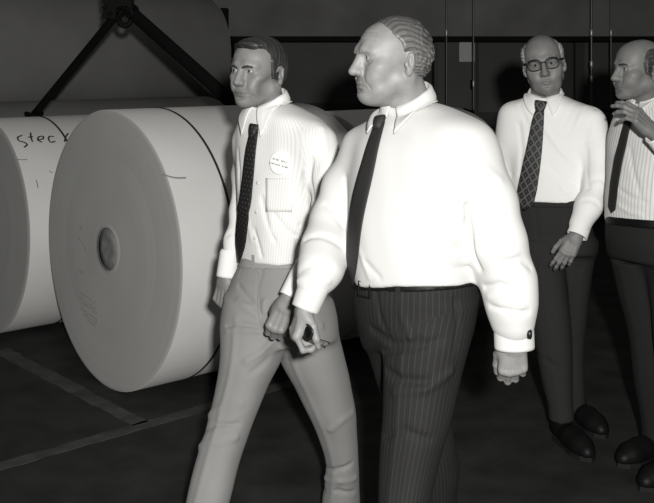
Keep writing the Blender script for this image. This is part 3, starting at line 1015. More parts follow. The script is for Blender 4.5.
dd = 10.75
a, b = at(434, 34, dd), at(476, 98, dd)
cab = empty('switch_cabinet', ((a[0] + b[0]) / 2, dd, 0), 'dark metal switch cabinet on the back wall with a pale notice on its door', 'cabinet')
cw, cz0, cz1 = b[0] - a[0], b[2] - 0.2, a[2]
bevel(mesh_np('body', *box(((a[0] + b[0]) / 2, dd + 0.13, (cz0 + cz1) / 2), (cw, 0.30, cz1 - cz0)), M['door'], cab, smooth=False), 0.01)
dr = bevel(mesh_np('door', *box(((a[0] + b[0]) / 2, dd - 0.03, (cz0 + cz1) / 2), (cw - 0.05, 0.03, cz1 - cz0 - 0.05)), M['door'], cab, smooth=False), 0.006)
mesh_np('handle', *box((b[0] - 0.06, dd - 0.06, (cz0 + cz1) / 2 - 0.1), (0.02, 0.04, 0.10)), M['iron'], dr, smooth=False)
nc = at(467, 51, dd - 0.05)
nv = []
hw, hh = 0.083, 0.115
an = np.linspace(0, math.pi, 11)
pts2 = [(-hw, -hh), (hw, -hh)] + [(hw * math.cos(t), hh - 0.04 + 0.04 * math.sin(t)) for t in an]
fr_ = np.array([(nc[0] + x, nc[1] + 0.003, nc[2] + z) for x, z in pts2] + [(nc[0] + x, nc[1] - 0.001, nc[2] + z) for x, z in pts2]); k = len(pts2)
mesh_np('notice', fr_, [tuple(range(k))[::-1], tuple(range(k, 2 * k))] + [(i, (i + 1) % k, k + (i + 1) % k, k + i) for i in range(k)], M['notice'], cab, smooth=False)
for x0, x1, z1, lb in ((1.55, 2.62, 2.0, 'door_1'), (2.70, 3.9, 2.0, 'door_2'), (-0.6, 0.95, 2.2, 'door_3')):
    o = empty(lb, ((x0 + x1) / 2, 10.95, 0)); o['kind'] = 'structure'
    bevel(mesh_np('door_panel', *box(((x0 + x1) / 2, 10.94, z1 / 2), (x1 - x0, 0.06, z1)), M['door'], o, smooth=False), 0.01)
    for zz in (0.12, z1 / 2, z1 - 0.08):
        mesh_np('rail', *box(((x0 + x1) / 2, 10.89, zz), (x1 - x0, 0.04, 0.10)), M['beam'], o, smooth=False)
    for xx in (x0 + 0.05, x1 - 0.05):
        mesh_np('stile', *box((xx, 10.89, z1 / 2), (0.10, 0.045, z1)), M['beam'], o, smooth=False)

# ---- crane hook and its two slings ---------------------------------
HK = at(124, 17, 5.75)
hook = empty('crane_hook', tuple(HK), 'black crane hook block with a shackle ring hanging at the top left', 'crane hook')
pxm = 5.75 / F
ox, oz = HK[0], HK[2]
def hx(px, py): return V((px - CX) * pxm, 5.75, CAM_H - (py - YH) * pxm)
plate = [(103.5, -30), (103.5, 2), (106, 5), (104.5, 14), (103, 16.5), (105, 19), (110, 18), (112.5, 20), (117, 19), (118, 8), (128, 6), (132, 14), (136, 16), (133.5, 9), (133, 2), (133, -30)]
k = len(plate)
for dy in (-0.045, 0.030):
    f0 = np.array([hx(*q) + V(0, dy, 0) for q in plate]); f1 = f0 + V(0, 0.016, 0)
    bevel(mesh_np('cheek_plate', np.concatenate([f0, f1]), [tuple(range(k)), tuple(range(k, 2 * k))[::-1]] + [(i, k + i, k + (i + 1) % k, (i + 1) % k) for i in range(k)], M['iron'], hook, smooth=False), 0.003)
mesh_np('sheave', *sweep(np.array([hx(118, -8) + V(0, y, 0) for y in np.linspace(-0.028, 0.028, 7)]), [0.09, 0.09, 0.083, 0.08, 0.083, 0.09, 0.09], None, 32), M['iron'], hook)
an = np.linspace(0, 2 * math.pi, 40, endpoint=False)
mesh_np('shackle_ring', *sweep(np.array([hx(125, 18.5) + V(0.036 * math.cos(t), 0.006 * math.sin(t), 0.041 * math.sin(t)) for t in an]), 0.0165, None, 12, closed=True), M['iron'], hook)
for q in ((107, 8), (112, 14), (130, 10)):
    mesh_np('bolt', *sweep(np.array([hx(*q) + V(0, y, 0) for y in (-0.065, -0.05, 0.05, 0.065)]), 0.014, None, 6), M['iron'], hook)
for dx in (-0.03, 0.035):
    mesh_np('hoist_rope', *sweep(np.linspace(hx(118, -8) + V(dx, 0, 0.0), hx(118, -8) + V(dx, 0, 1.9), 10), 0.010, None, 8), M['sling'], hook)


def sling(A, B, w, roll_c, R, label):
    o = empty('lifting_sling', tuple((A + B) / 2), label, 'sling')
    up = nrm(np.cross(B - A, V(1, 0.2, 0.0)))
    pts = np.linspace(A, B, 16)
    mesh_np('webbing', *sweep(pts, w / 2, w * 0.32, 10, V(0.1, 1, 0.1)), M['sling'], o)
    mesh_np('end_loop', *sweep(np.array([A + V(0.034 * math.cos(t), 0.03 * math.sin(t), 0.03 * math.sin(t) + 0.005) for t in an]), 0.012, None, 8, closed=True), M['sling'], o)
    mesh_np('end_loop', *sweep(np.array([B + V(0.05 * math.cos(t), 0.05 * math.sin(t), 0.004 + 0.010 * math.sin(t * 2)) for t in an]), 0.010, None, 8, closed=True), M['sling'], o)
    return o


cA = FA + AX * 0.34 + nperp * 0.08; cA[2] = 0.635 + math.sqrt(0.635 ** 2 - 0.08 ** 2) + 0.012
sling(hx(117, 14), cA, 0.050, None, 0, 'black sling running from the crane hook down left to the handwritten roll')
cB = FB + AX * 0.78 + nperp * 0.05; cB[2] = 0.687 * 2 + 0.012
sling(hx(131, 12), cB, 0.076, None, 0, 'black sling running from the crane hook down right behind the younger man')
# ------------------------------------------------------------------ people
def skin_mat(name, base, bump=0.25, bsc=260):
    m = mat(name, base, 0.52, 0.36, bump * 0.45, bsc)
    nt = m.node_tree
    tc = nt.nodes.new('ShaderNodeTexCoord')
    n = nt.nodes.new('ShaderNodeTexNoise'); n.inputs['Scale'].default_value = 35; n.inputs['Detail'].default_value = 5
    nt.links.new(tc.outputs['Object'], n.inputs['Vector'])
    set_base(m, N(nt, 'MULTIPLY', N(nt, 'MULTIPLY_ADD', n.outputs['Fac'], base * 0.5, base * 0.75), attr(nt, 'tone')))
    return m


def hair_mat(name, lo, hi, scale=90, rough=0.45):
    m = mat(name, lo, rough, 0.4)
    nt = m.node_tree
    k = nt.nodes.new('ShaderNodeMapRange'); k.inputs['From Min'].default_value = -1; k.inputs['From Max'].default_value = 1
    k.inputs['To Min'].default_value = lo; k.inputs['To Max'].default_value = hi
    nt.links.new(attr(nt, 'strand'), k.inputs['Value'])
    set_base(m, k.outputs[0])
    return m


M['skin_elder'] = skin_mat('skin_elder', 0.22, 0.45, 160)
M['skin_young'] = skin_mat('skin_young', 0.20, 0.2)
M['skin_glasses'] = skin_mat('skin_glasses', 0.195, 0.3)
M['skin_bald'] = skin_mat('skin_bald', 0.18, 0.3)
M['hair_elder'] = hair_mat('hair_elder', 0.028, 0.15)
M['hair_young'] = hair_mat('hair_young', 0.012, 0.055)
M['hair_white'] = hair_mat('hair_white', 0.25, 0.50)
M['hair_dark'] = hair_mat('hair_dark', 0.022, 0.085)
M['brow_grey'] = mat('brow_grey', 0.19, 0.8, 0.2)
M['brow_dark'] = mat('brow_dark', 0.030, 0.8, 0.2)
M['shirt_white'] = mat('shirt_white', 0.55, 0.85, 0.15, 0.12, 350, sheen=0.05)
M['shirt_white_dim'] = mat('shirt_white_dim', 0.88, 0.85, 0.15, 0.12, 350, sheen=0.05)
M['shirt_fine'] = stripe_mat('shirt_fine', 0.74, 0.645, 0.0085, 0.24)
M['collar_fine'] = mat('collar_fine', 0.76, 0.85, 0.15, 0.1, 350)
M['shirt_pattern'] = stripe_mat('shirt_pattern', 0.78, 0.58, 0.016, 0.22)
M['trousers_light'] = mat('trousers_light', 0.235, 0.9, 0.15, 0.25, 600, 0.06, 8, sheen=0.05)
M['waistband_light'] = mat('waistband_light', 0.27, 0.9, 0.15, 0.25, 600)
M['pinstripe'] = stripe_mat('pinstripe', 0.015, 0.028, 0.0125, 0.10, 0.8)
M['trousers_dark'] = mat('trousers_dark', 0.027, 0.9, 0.2, 0.3, 500)
M['trousers_black'] = mat('trousers_black', 0.018, 0.9, 0.2, 0.3, 500)
M['tie_plain'] = mat('tie_plain', 0.022, 0.6, 0.3, 0.3, 500)
M['leather'] = mat('leather', 0.006, 0.5, 0.18)
M['sole'] = mat('sole', 0.012, 0.7, 0.3)
M['black_plastic'] = mat('black_plastic', 0.010, 0.35, 0.35)
M['button'] = mat('button', 0.60, 0.4, 0.4)
M['badge'] = mat('badge', 0.86, 0.6, 0.3)
M['text_grey'] = mat('text_grey', 0.15, 0.7, 0.2)
M['metal'] = mat('metal_bright', 0.55, 0.25, 0.5, metallic=0.9)
m = M['eyeball'] = mat('eyeball', 0.5, 0.12, 0.5); nt = m.node_tree
k = nt.nodes.new('ShaderNodeValToRGB'); k.color_ramp.interpolation = 'LINEAR'
e = k.color_ramp.elements
e[0].position = 0.0; e[0].color = (0.004, 0.004, 0.004, 1)
e[1].position = 0.055; e[1].color = (0.004, 0.004, 0.004, 1)
for p, c in ((0.065, 0.05), (0.13, 0.03), (0.145, 0.26), (1, 0.24)):
    q = e.new(p); q.color = (c, c, c * 0.96, 1)
nt.links.new(N(nt, 'DIVIDE', attr(nt, 'polar'), 180), k.inputs[0]); nt.links.new(k.outputs[0], nt.nodes['Principled BSDF'].inputs['Base Color'])
# dotted tie, lattice tie
m = M['tie_dots'] = mat('tie_dots', 0.014, 0.6, 0.3, 0.3, 500); nt = m.node_tree
u, v = attr(nt, 'tu'), attr(nt, 'tv')
su = N(nt, 'SUBTRACT', N(nt, 'FRACT', N(nt, 'ADD', N(nt, 'DIVIDE', u, 0.016), N(nt, 'MULTIPLY', N(nt, 'FLOOR', N(nt, 'DIVIDE', v, 0.014)), 0.5))), 0.5)
sv = N(nt, 'SUBTRACT', N(nt, 'FRACT', N(nt, 'DIVIDE', v, 0.014)), 0.5)
rr = N(nt, 'SQRT', N(nt, 'ADD', N(nt, 'MULTIPLY', su, su), N(nt, 'MULTIPLY', sv, sv)))
set_base(m, lerp_val(nt, N(nt, 'LESS_THAN', rr, 0.13), 0.014, 0.10))
m = M['tie_lattice'] = mat('tie_lattice', 0.02, 0.6, 0.3, 0.3, 500); nt = m.node_tree
u, v = attr(nt, 'tu'), attr(nt, 'tv')
p1 = N(nt, 'ABSOLUTE', N(nt, 'SUBTRACT', N(nt, 'FRACT', N(nt, 'DIVIDE', N(nt, 'ADD', N(nt, 'MULTIPLY', u, 1.35), v), 0.046)), 0.5))
p2 = N(nt, 'ABSOLUTE', N(nt, 'SUBTRACT', N(nt, 'FRACT', N(nt, 'DIVIDE', N(nt, 'SUBTRACT', N(nt, 'MULTIPLY', u, 1.35), v), 0.046)), 0.5))
ln = N(nt, 'MAXIMUM', N(nt, 'LESS_THAN', p1, 0.12), N(nt, 'LESS_THAN', p2, 0.12))
dt = N(nt, 'MULTIPLY', N(nt, 'GREATER_THAN', p1, 0.40), N(nt, 'GREATER_THAN', p2, 0.40))
set_base(m, N(nt, 'ADD', lerp_val(nt, ln, 0.022, 0.10), N(nt, 'MULTIPLY', dt, 0.05)))


def strand_attr(v, f, fr, kind):
    """Light and dark strands lying along the locks."""
    q = fr.l(v); x, y, z = q.T
    c = np.arctan2(y + 0.02, z + 0.05 + 0.3 * x) * 0.085 + 0.02 * z + 0.0035 * np.sin(55 * x + 20 * z) if kind == 'part' else np.arctan2(x, z + 0.03) * 0.085 + 0.004 * np.sin(62 * y + 25 * z)
    s = 0.45 * np.sin(c * 560) + 0.35 * np.sin(c * 1700 + 3 * np.sin(40 * y)) + 0.35 * np.sin(c * 2900 + 1)
    s = s + streak(q, kind) / 0.003 * -0.5
    return np.clip(s, -1, 1)


def hair_piece(fr, parent, m, build, kind, h=0.0022, amp=1.0, name='hair'):
    S = SDF(); build(S, Local(S, fr))
    S.disp(lambda P: amp * fr.s * streak(fr.l(P), kind))
    v, f = S.mesh(h, 1)
    o = mesh_np(name, v, f, m, parent, attrs={'strand': strand_attr(v, f, fr, kind)})
    return o


def body_mesh(S, parent, m, h, tone):
    v, f = S.mesh(h, 2)
    return mesh_np('body', v, f, m, parent, attrs={'tone': tone(v)})


def inset(S, fn_list, e):
    """The hidden body fills the clothes a little below their surface."""
    for fn, lo, hi in fn_list:
        S.add('u', (lambda f: (lambda P: f(P) + e))(fn), lo, hi, 0.02)


def chain_fn(nodes):
    T = SDF(); T.chain(nodes, 0.02)
    lo = np.min([o[2] for o in T.ops], 0); hi = np.max([o[3] for o in T.ops], 0)
    return T.ev, lo, hi


def crease_line(rows_front, yaw):
    return rows_front


def leg_loft(rows, yaw, rho):
    return Loft([row(py, l, r, d, yaw, rho) for py, l, r, d in rows], 2.25, 0.01)


def leg_crease(S, lofts, amp=0.006, w=0.012):
    """Pressed front and back creases along the trouser legs."""
    for lf in lofts:
        for sgn in (1, -1):
            c = lf.c[::8]; z = lf.z[::8]
            P = np.column_stack([c[:, 0] - sgn * c[:, 3] * c[:, 5], c[:, 1] - sgn * c[:, 2] * c[:, 5], z])
            S.groove(P, -amp, w)


FASTH = 1.0


def add_cut(S, fn, p0, n, keep_below=False, k=0.01, e=0.0):
    """A loft trimmed by a plane (sleeves stay whole)."""
    n = nrm(n)
    S.add('u', lambda P: smax(fn(P) - e, (P - p0) @ n, 0.004), fn.lo - e, fn.hi + e, k)
# ---- the older man in front ---------------------------------------
def build_elder():
    D, yaw = 2.65, 42
    fwd = V(-math.sin(R_(yaw)), -math.cos(R_(yaw)), 0); left = V(math.cos(R_(yaw)), -math.sin(R_(yaw)), 0)
    o = empty('person', (at(412, 0, D)[0], D, 0), 'older man with swept-back greying hair, plain dark tie, pinstripe trousers, spectacles in hand', 'person')
    fr = Frame(at(393, 57, D), 69, 0, 0, 0.985)
    hp = dict(nose=1.08, fold=0.0045, bag=0.0020, jowl=True, fat=0.002, crown=0.104, brow=0.0025, sad=0.003, beard=0.05, lip=0.25, brow_lines=(0.047, 0.060, 0.073), eye=0.0024)
    # shirt
    tl = Loft([row(*r) for r in (
        (102, 398, 436, 2.67, yaw, 1.0), (110, 388, 456, 2.67, yaw, 0.8), (119, 375, 471, 2.66, yaw, 0.64), (136, 359, 481, 2.65, yaw, 0.60),
        (165, 351, 486, 2.64, yaw, 0.68), (200, 351, 479, 2.62, yaw, 0.82), (235, 351, 475, 2.61, yaw, 0.92), (262, 353, 475, 2.61, yaw, 0.94),
        (285, 357, 475, 2.61, yaw, 0.9), (300, 359, 474, 2.62, yaw, 0.88))])
    ra = arm_nodes([(361, 150, 2.76, 42), (344, 186, 2.75, 39), (332, 220, 2.71, 38), (325, 250, 2.65, 44), (320, 270, 2.60, 43), (313, 284, 2.57, 34)])
    la = arm_nodes([(468, 153, 2.56, 54), (487, 200, 2.53, 52), (498, 245, 2.50, 53), (509, 280, 2.50, 48), (512.5, 305, 2.49, 45), (513.5, 322, 2.49, 39)])
    wp, wn = at(416, 276, 2.62), nrm(V(-0.06, 0.12, 1))
    S = SDF()
    add_cut(S, tl, wp - V(0, 0, 0.012), -wn)
    S.chain(la, 0.035, 0.07); S.chain(ra, 0.03, 0.05)
    base = SDF(); base.ops = list(S.ops)
    S.disp(soft_noise(3, 0.0032, 10)); S.disp(soft_noise(4, 0.0016, 24))
    folds(S, base, [
        ([(467, 205), (468, 222), (472, 245), (480, 268)], 0.012, 0.008),
        ([(486, 287), (500, 284), (514, 290)], 0.009, 0.008), ([(489, 297), (505, 297), (522, 304)], -0.006, 0.007),
        ([(491, 306), (508, 310), (528, 312)], 0.008, 0.006), ([(500, 262), (520, 258), (530, 268)], 0.006, 0.008),
        ([(345, 178), (347, 200), (346, 222)], 0.010, 0.006),
        ([(366, 262), (373, 270), (380, 278)], 0.006, 0.005), ([(360, 250), (366, 268), (370, 278)], -0.005, 0.006),
        ([(405, 272), (420, 276), (440, 274)], 0.004, 0.006), ([(440, 262), (455, 268), (470, 266)], 0.005, 0.007),
        ([(300, 270), (315, 264), (332, 268)], 0.007, 0.007), ([(297, 281), (312, 276), (330, 282)], -0.006, 0.006),
        ([(306, 240), (322, 236), (342, 246)], 0.007, 0.007), ([(325, 205), (334, 212), (343, 226)], 0.006, 0.006),
        ([(395, 128), (430, 150), (470, 165)], 0.003, 0.010), ([(455, 140), (480, 165), (500, 180)], -0.004, 0.012),
        ([(400, 215), (430, 222), (462, 215)], -0.003, 0.012), ([(410, 240), (440, 250), (468, 245)], 0.003, 0.010)])
    sh = garment('shirt', S, 0.005, M['shirt_white'], o)
    # collar
    nb = at(411, 112, 2.67); ax = nrm(V(0, 0, 1) + fwd * 0.42)
    collar(sh, M['shirt_white'], S, fr, at(409, 105, 2.665), 0.064, ax, fwd, drop=0.094, back=0.044, stand=0.040, spread=30)
    cuff(sh, M['shirt_white'], at(513.5, 320, 2.49), at(514.5, 348, 2.49), 0.050, 0.050, flat=0.8, fl_dir=V(0, 1, 0))
    c2 = cuff(sh, M['shirt_white'], at(315, 283, 2.57), at(305, 309, 2.56), 0.041, 0.036, flat=0.95, fl_dir=V(0, 1, 0))
    ck = at(528.5, 333, 2.46)
    mesh_np('cufflink', *sweep(np.array([ck + V(t, -0.012 - t * 0.3, 0) for t in (-0.006, -0.004, 0.004, 0.006)]), [0.004, 0.0085, 0.0085, 0.004], [0.006, 0.012, 0.012, 0.006], 12), M['black_plastic'], sh)
    # trousers
    hip = Loft([row(*r) for r in ((258, 360, 473, 2.62, yaw, 0.88), (285, 357, 476, 2.62, yaw, 0.88), (310, 358, 474, 2.63, yaw, 0.9), (330, 362, 471, 2.64, yaw, 0.92), (348, 368, 466, 2.65, yaw, 0.88))])
    ll = leg_loft([(300, 392, 474, 2.58), (337, 385, 469, 2.56), (384, 384, 459, 2.54), (422, 383, 450, 2.52), (470, 380, 436, 2.50), (503, 378, 429, 2.48), (560, 374, 422, 2.46), (640, 368, 416, 2.44), (700, 364, 416, 2.44)], yaw, 1.0)
    rl = leg_loft([(300, 358, 434, 2.69), (337, 364, 440, 2.71), (384, 378, 446, 2.75), (422, 391, 450, 2.79), (460, 404, 457, 2.84), (503, 411, 456, 2.90), (560, 418, 458, 2.97), (592, 420, 462, 3.0)], yaw, 1.0)
    T = SDF()
    T.add('u', hip, hip.lo, hip.hi, 0.01); T.add('u', rl, rl.lo, rl.hi, 0.05); T.add('u', ll, ll.lo, ll.hi, 0.03)
    tb = SDF(); tb.ops = list(T.ops)
    leg_crease(T, [ll, rl], 0.004, 0.010)
    T.disp(soft_noise(8, 0.0035, 9)); T.disp(soft_noise(9, 0.0014, 22))
    folds(T, tb, [([(378, 292), (382, 320), (392, 350)], 0.004, 0.006), ([(400, 292), (402, 315), (410, 340)], -0.005, 0.007),
                  ([(372, 330), (395, 345), (420, 342)], 0.007, 0.010), ([(384, 352), (410, 350), (440, 340)], 0.006, 0.008),
                  ([(388, 372), (402, 380), (428, 382)], 0.008, 0.009), ([(395, 392), (425, 390), (452, 372)], -0.006, 0.010), ([(455, 300), (458, 325), (455, 350)], 0.006, 0.006),
                  ([(385, 436), (405, 430), (430, 440)], 0.004, 0.010)], gain=1.6)
    T.plane_cut(wp + V(0, 0, 0.000), wn, 0.003)
    regs = [(hip, hip.stripe), (ll, ll.stripe), (rl, rl.stripe)]
    tr = garment('trousers', T, 0.0052, M['pinstripe'], o, regs)
    B = SDF(); B.add('u', lambda P: hip(P) - 0.007, hip.lo - 0.01, hip.hi + 0.01, 0.0)
    B.plane_cut(wp + V(0, 0, 0.004), wn, 0.003); B.plane_cut(wp - V(0, 0, 0.024), -wn, 0.003)
    v, f = B.mesh(0.004, 2); bl = mesh_np('belt', v, f, M['leather'], o)
    bq = hip_point = tb.hit([(368, 289)])[0]; bn = tb.normal(bq[None])[0]
    e1 = nrm(np.cross(bn, V(0, 0, 1))); e2 = np.cross(e1, bn)
    ring = np.array([(-1, -1), (1, -1), (1, 1), (-1, 1)])
    cp = [bq + bn * 0.013 + e1 * x * 0.022 + e2 * y * 0.018 for x, y in ring]
    mesh_np('buckle', *sweep(np.array([cp[i] + (cp[(i + 1) % 4] - cp[i]) * t for i in range(4) for t in (0, 0.5)]), 0.0025, None, 8, closed=True), M['iron'], bl)
    for px in (400, 440):
        q = tb.hit([(px, 283 - (px - 400) * 0.12)])[0]; n_ = tb.normal(q[None])[0]; e1 = nrm(np.cross(n_, V(0, 0, 1)))
        mesh_np('belt_loop', *box(q + n_ * 0.010, (0.012, 0.006, 0.05), np.stack([e1, n_, V(0, 0, 1)], 1)), M['pinstripe'], tr, smooth=False)
    # shoes
    shoe(o, M['leather'], M['sole'], V(at(392, 0, 2.46)[0] + 0.03, 2.47, 0), V(at(392, 0, 2.46)[0] - 0.17, 2.25, 0))
    shoe(o, M['leather'], M['sole'], V(at(440, 0, 3.0)[0] + 0.04, 3.03, 0), V(at(440, 0, 3.0)[0] - 0.15, 2.80, 0))
    # body
    Bd = SDF()
    inset(Bd, [(lambda P: tl(P), tl.lo, tl.hi), (hip, hip.lo, hip.hi), (ll, ll.lo, ll.hi), (rl, rl.lo, rl.hi), chain_fn(la), chain_fn(ra)], 0.016)
    for a in (V(at(390, 0, 2.45)[0], 2.45, 0.06), V(at(440, 0, 3.0)[0], 3.0, 0.06)): Bd.cone(a + V(0, 0, 0.12), a + V(-0.01, -0.02, 0.0), 0.036, 0.034, 0.02)
    neck(Bd, fr, nb, 0.058, 0.062)
    head(Bd, fr, hp)
    lw = at(514, 338, 2.49)
    hand(Bd, lw, V(0.0, 0.22, -1), V(-0.12, -1, -0.1), False, {'index': (36, 26, 14), 'middle': (32, 24, 14), 'ring': (33, 26, 14), 'little': (38, 28, 16)},
         ((0.86, 0.36, -0.35), (0.95, 0.02, -0.28), (0.97, -0.05, -0.25)), 0.95, 0.05, 0.032, at(513.5, 322, 2.49))
    rw = at(304.5, 304, 2.56)
    tips = hand(Bd, rw, V(-0.30, -0.12, -1), V(-1, -0.25, 0.2), True, {'index': (42, 66, 38), 'middle': (52, 62, 30), 'ring': (60, 58, 28), 'little': (62, 56, 28)},
                ((0.62, 0.55, -0.55), (0.86, 0.15, -0.5), (0.80, -0.25, -0.55)), 0.86, 0.05, 0.029, at(314, 284, 2.57))
    body_mesh(Bd, o, M['skin_elder'], 0.0026 * FASTH, head_tone(fr, hp))
    eyeballs(fr, o, M['eyeball'], (-8, 0))
    eyebrows(fr, o, M['brow_grey'], 0.0034, -0.005, Bd)

    def hb(S, L):
        L.ell((0, 0.014, 0.032), (0.0795, 0.0945, 0.079), 0.01)
        L.ell((0, 0.050, -0.006), (0.072, 0.056, 0.066), 0.03)
        L.ell((0, -0.125, 0.000), (0.085, 0.093, 0.098), 0.012, 's')      # forehead and face stay bare
        for s in (1, -1):
            L.ell((s * 0.072, -0.048, 0.022), (0.036, 0.040, 0.030), 0.012, 's')
            L.ell((s * 0.084, 0.010, -0.020), (0.020, 0.024, 0.038), 0.008, 's')
        S.plane_cut(fr.w(0, 0.06, -0.062), fr.R @ V(0, 0.10, -1), 0.02)
        S.plane_cut(fr.w(0, 0.012, -0.030), fr.R @ V(0, -1.0, -0.55), 0.015)
    hair_piece(fr, o, M['hair_elder'], hb, 'curl', amp=0.9)
    # tie
    U = SDF(); U.ops = list(S.ops)
    tie(o, S, M['tie_plain'], [(381, 125, 11), (375, 145, 14), (367, 175, 17), (360, 205, 19), (356, 235, 20), (354, 262, 20), (352, 276, 19)], 1.8, 3.2, knot=(383, 122, 14, 15), name='necktie')
    return o, S, Bd, rw, tips


elder, S_elder, _, rw_, tips_ = build_elder()


def spectacles():
    """Dark folded spectacles hanging from the fingers of the older man's right hand."""
    c = 0.35 * tips_['index'] + 0.35 * tips_['thumb'] + 0.30 * rw_ + V(-0.010, -0.006, 0.010)
    o = empty('spectacles', tuple(c), 'dark folded spectacles held between thumb and fingers of the older man', 'spectacles')
    e1 = nrm(V(0.55, -0.55, -0.35)); e2 = nrm(V(0.25, -0.1, 1.0)); e2 = nrm(e2 - e1 * (e1 @ e2)); e3 = np.cross(e1, e2)
    an = np.linspace(0, 2 * math.pi, 28, endpoint=False)
    for k, off in enumerate((V(0, 0, 0), e3 * 0.016 + e1 * 0.004)):
        pts = np.array([c + off + e1 * 0.021 * np.sign(math.cos(t)) * abs(math.cos(t)) ** 0.75 + e2 * 0.017 * np.sign(math.sin(t)) * abs(math.sin(t)) ** 0.75 for t in an])
        r_ = mesh_np('rim', *sweep(pts, 0.0032, None, 8, closed=True), M['black_plastic'], o)
        lens = np.concatenate([pts + e3 * 0.0008, pts - e3 * 0.0008]); n = len(an)
        mesh_np('lens', lens, [tuple(range(n)), tuple(range(n, 2 * n))[::-1]], M['dark_lens'], r_, smooth=False)
    for k, (z, ln) in enumerate(((-0.010, 0.070), (-0.022, 0.060))):
        a = c + e1 * 0.020 + e2 * z; d = nrm(V(1.0, -0.05, -0.30 - 0.1 * k))
        pts = np.array([a + d * ln * t + V(0, 0, -0.012) * max(0, t - 0.7) * 3 for t in np.linspace(-0.25, 0.62, 14)])
        mesh_np('temple', *sweep(pts, 0.0045, 0.0022, 8, V(0, 0, 1)), M['black_plastic'], o)
    return o


m = M['dark_lens'] = mat('dark_lens', 0.006, 0.08, 0.6)
spectacles()


# ---- the younger striding man -------------------------------------
def build_young():
    D, yaw = 3.26, 40
    fwd = V(-math.sin(R_(yaw)), -math.cos(R_(yaw)), 0)
    o = empty('person', (at(275, 0, D)[0], D, 0), 'striding dark-haired younger man in light trousers with a round badge on his striped shirt', 'person')
    fr = Frame(at(259.5, 69.5, D), 35, 1, 2, 0.99)
    hp = dict(nose=1.0, fold=0.0026, bag=0.0008, beard=0.14, lip=0.30, jaw=0.98, fat=-0.002, hollow=1, mouth=0.0050, eye=0.0029, crown=0.110, brow=0.0012)
    tl = Loft([row(*r) for r in (
        (102, 255, 288, 3.28, yaw, 1.0), (108, 247, 302, 3.28, yaw, 0.82), (115, 241, 316, 3.27, yaw, 0.66), (128, 236, 327, 3.27, yaw, 0.60),
        (150, 235, 329, 3.26, yaw, 0.62), (185, 236, 323, 3.25, yaw, 0.70), (220, 238, 316, 3.25, yaw, 0.76), (245, 240, 309, 3.25, yaw, 0.78), (275, 241, 307, 3.25, yaw, 0.76))])
    ra = arm_nodes([(246, 143, 3.37, 24), (244, 175, 3.39, 23), (240, 212, 3.38, 21), (234, 240, 3.35, 19), (230.5, 258, 3.33, 17)])
    la = arm_nodes([(319, 143, 3.14, 35), (330, 178, 3.10, 33), (329, 212, 3.07, 32), (316, 250, 3.00, 28), (300, 278, 2.95, 22)])
    wp, wn = at(271, 257, 3.25), nrm(V(-0.02, 0.10, 1))
    S = SDF()
    add_cut(S, tl, wp - V(0, 0, 0.012), -wn)
    S.chain(la, 0.03, 0.07); S.chain(ra, 0.03, 0.045)
    base = SDF(); base.ops = list(S.ops)
    S.disp(soft_noise(13, 0.003, 11)); S.disp(soft_noise(14, 0.0015, 26))
    folds(S, base, [
        ([(312, 160), (310, 180), (313, 200), (318, 215)], 0.010, 0.007), ([(306, 172), (304, 192), (308, 212)], -0.005, 0.008),
        ([(275, 215), (285, 228), (296, 236), (305, 240)], 0.005, 0.006), ([(262, 198), (267, 220), (275, 240)], 0.005, 0.006),
        ([(255, 230), (260, 245), (262, 256)], 0.005, 0.005), ([(280, 240), (284, 250), (285, 258)], -0.005, 0.006), ([(296, 240), (297, 250), (298, 258)], 0.005, 0.005),
        ([(243, 190), (247, 215), (252, 240)], -0.004, 0.006), ([(300, 225), (308, 228), (314, 224)], 0.005, 0.006),
        ([(237, 150), (239, 170), (238, 190)], 0.008, 0.006), ([(226, 236), (231, 232), (237, 236)], 0.006, 0.006),
        ([(322, 128), (326, 150), (322, 170)], -0.004, 0.010), ([(315, 245), (322, 240), (330, 244)], 0.006, 0.006)], gain=1.3)
    regs = [(tl, tl.stripe), limb_stripe(at(243, 140, 3.37), at(229, 258, 3.33), (1, 0, 0)), limb_stripe(at(322, 138, 3.14), at(330, 200, 3.08), (1, 0, 0)), limb_stripe(at(330, 205, 3.07), at(300, 278, 2.95), (1, 0, 0))]
    sh = garment('shirt', S, 0.005, M['shirt_fine'], o, regs)
    nb = at(271, 111, 3.28)
    collar(sh, M['collar_fine'], S, fr, at(269.5, 106.5, 3.275), 0.061, nrm(V(0, 0, 1) + fwd * 0.36), fwd, drop=0.098, back=0.044, stand=0.040, spread=38)
    cuff(sh, M['collar_fine'], at(230, 250, 3.335), at(226.3, 277, 3.325), 0.033, 0.034, flat=0.92, fl_dir=V(0, 1, 0))
    cuff(sh, M['collar_fine'], at(303, 274, 2.955), at(290.5, 298, 2.93), 0.038, 0.036, flat=0.92, fl_dir=V(0, 1, 0))
    for py in (183, 212, 238):                                                   # buttons down the front, beside the tie
        q = S.hit([(258 - (py - 183) * 0.05, py)], 2.5, 4)[0]; n_ = S.normal(q[None])[0]
        mesh_np('button', *disc(q + n_ * 0.0005, n_, 0.0058, 0.0025, 16), M['button'], sh)
    # breast pocket
    g = np.array([(x, y) for y in np.linspace(178, 212, 9) for x in np.linspace(266, 292, 9)])
    q = S.push(S.hit(g, 2.5, 4), 0.0012)
    fs = [(i * 9 + j, i * 9 + j + 1, (i + 1) * 9 + j + 1, (i + 1) * 9 + j) for i in range(8) for j in range(8)]
    ds = np.stack([r_[0](q) for r_ in regs], 1); us = np.stack([r_[1](q) for r_ in regs], 1)
    pk = mesh_np('pocket', q, fs, M['shirt_fine'], sh, attrs={'stripe': us[np.arange(len(q)), ds.argmin(1)]})
    md = pk.modifiers.new('thickness', 'SOLIDIFY'); md.thickness = 0.0012; md.offset = -1
    # badge
    q = S.hit([(280.5, 163)], 2.5, 4)[0]; n_ = nrm(S.normal(q[None], 0.02)[0])
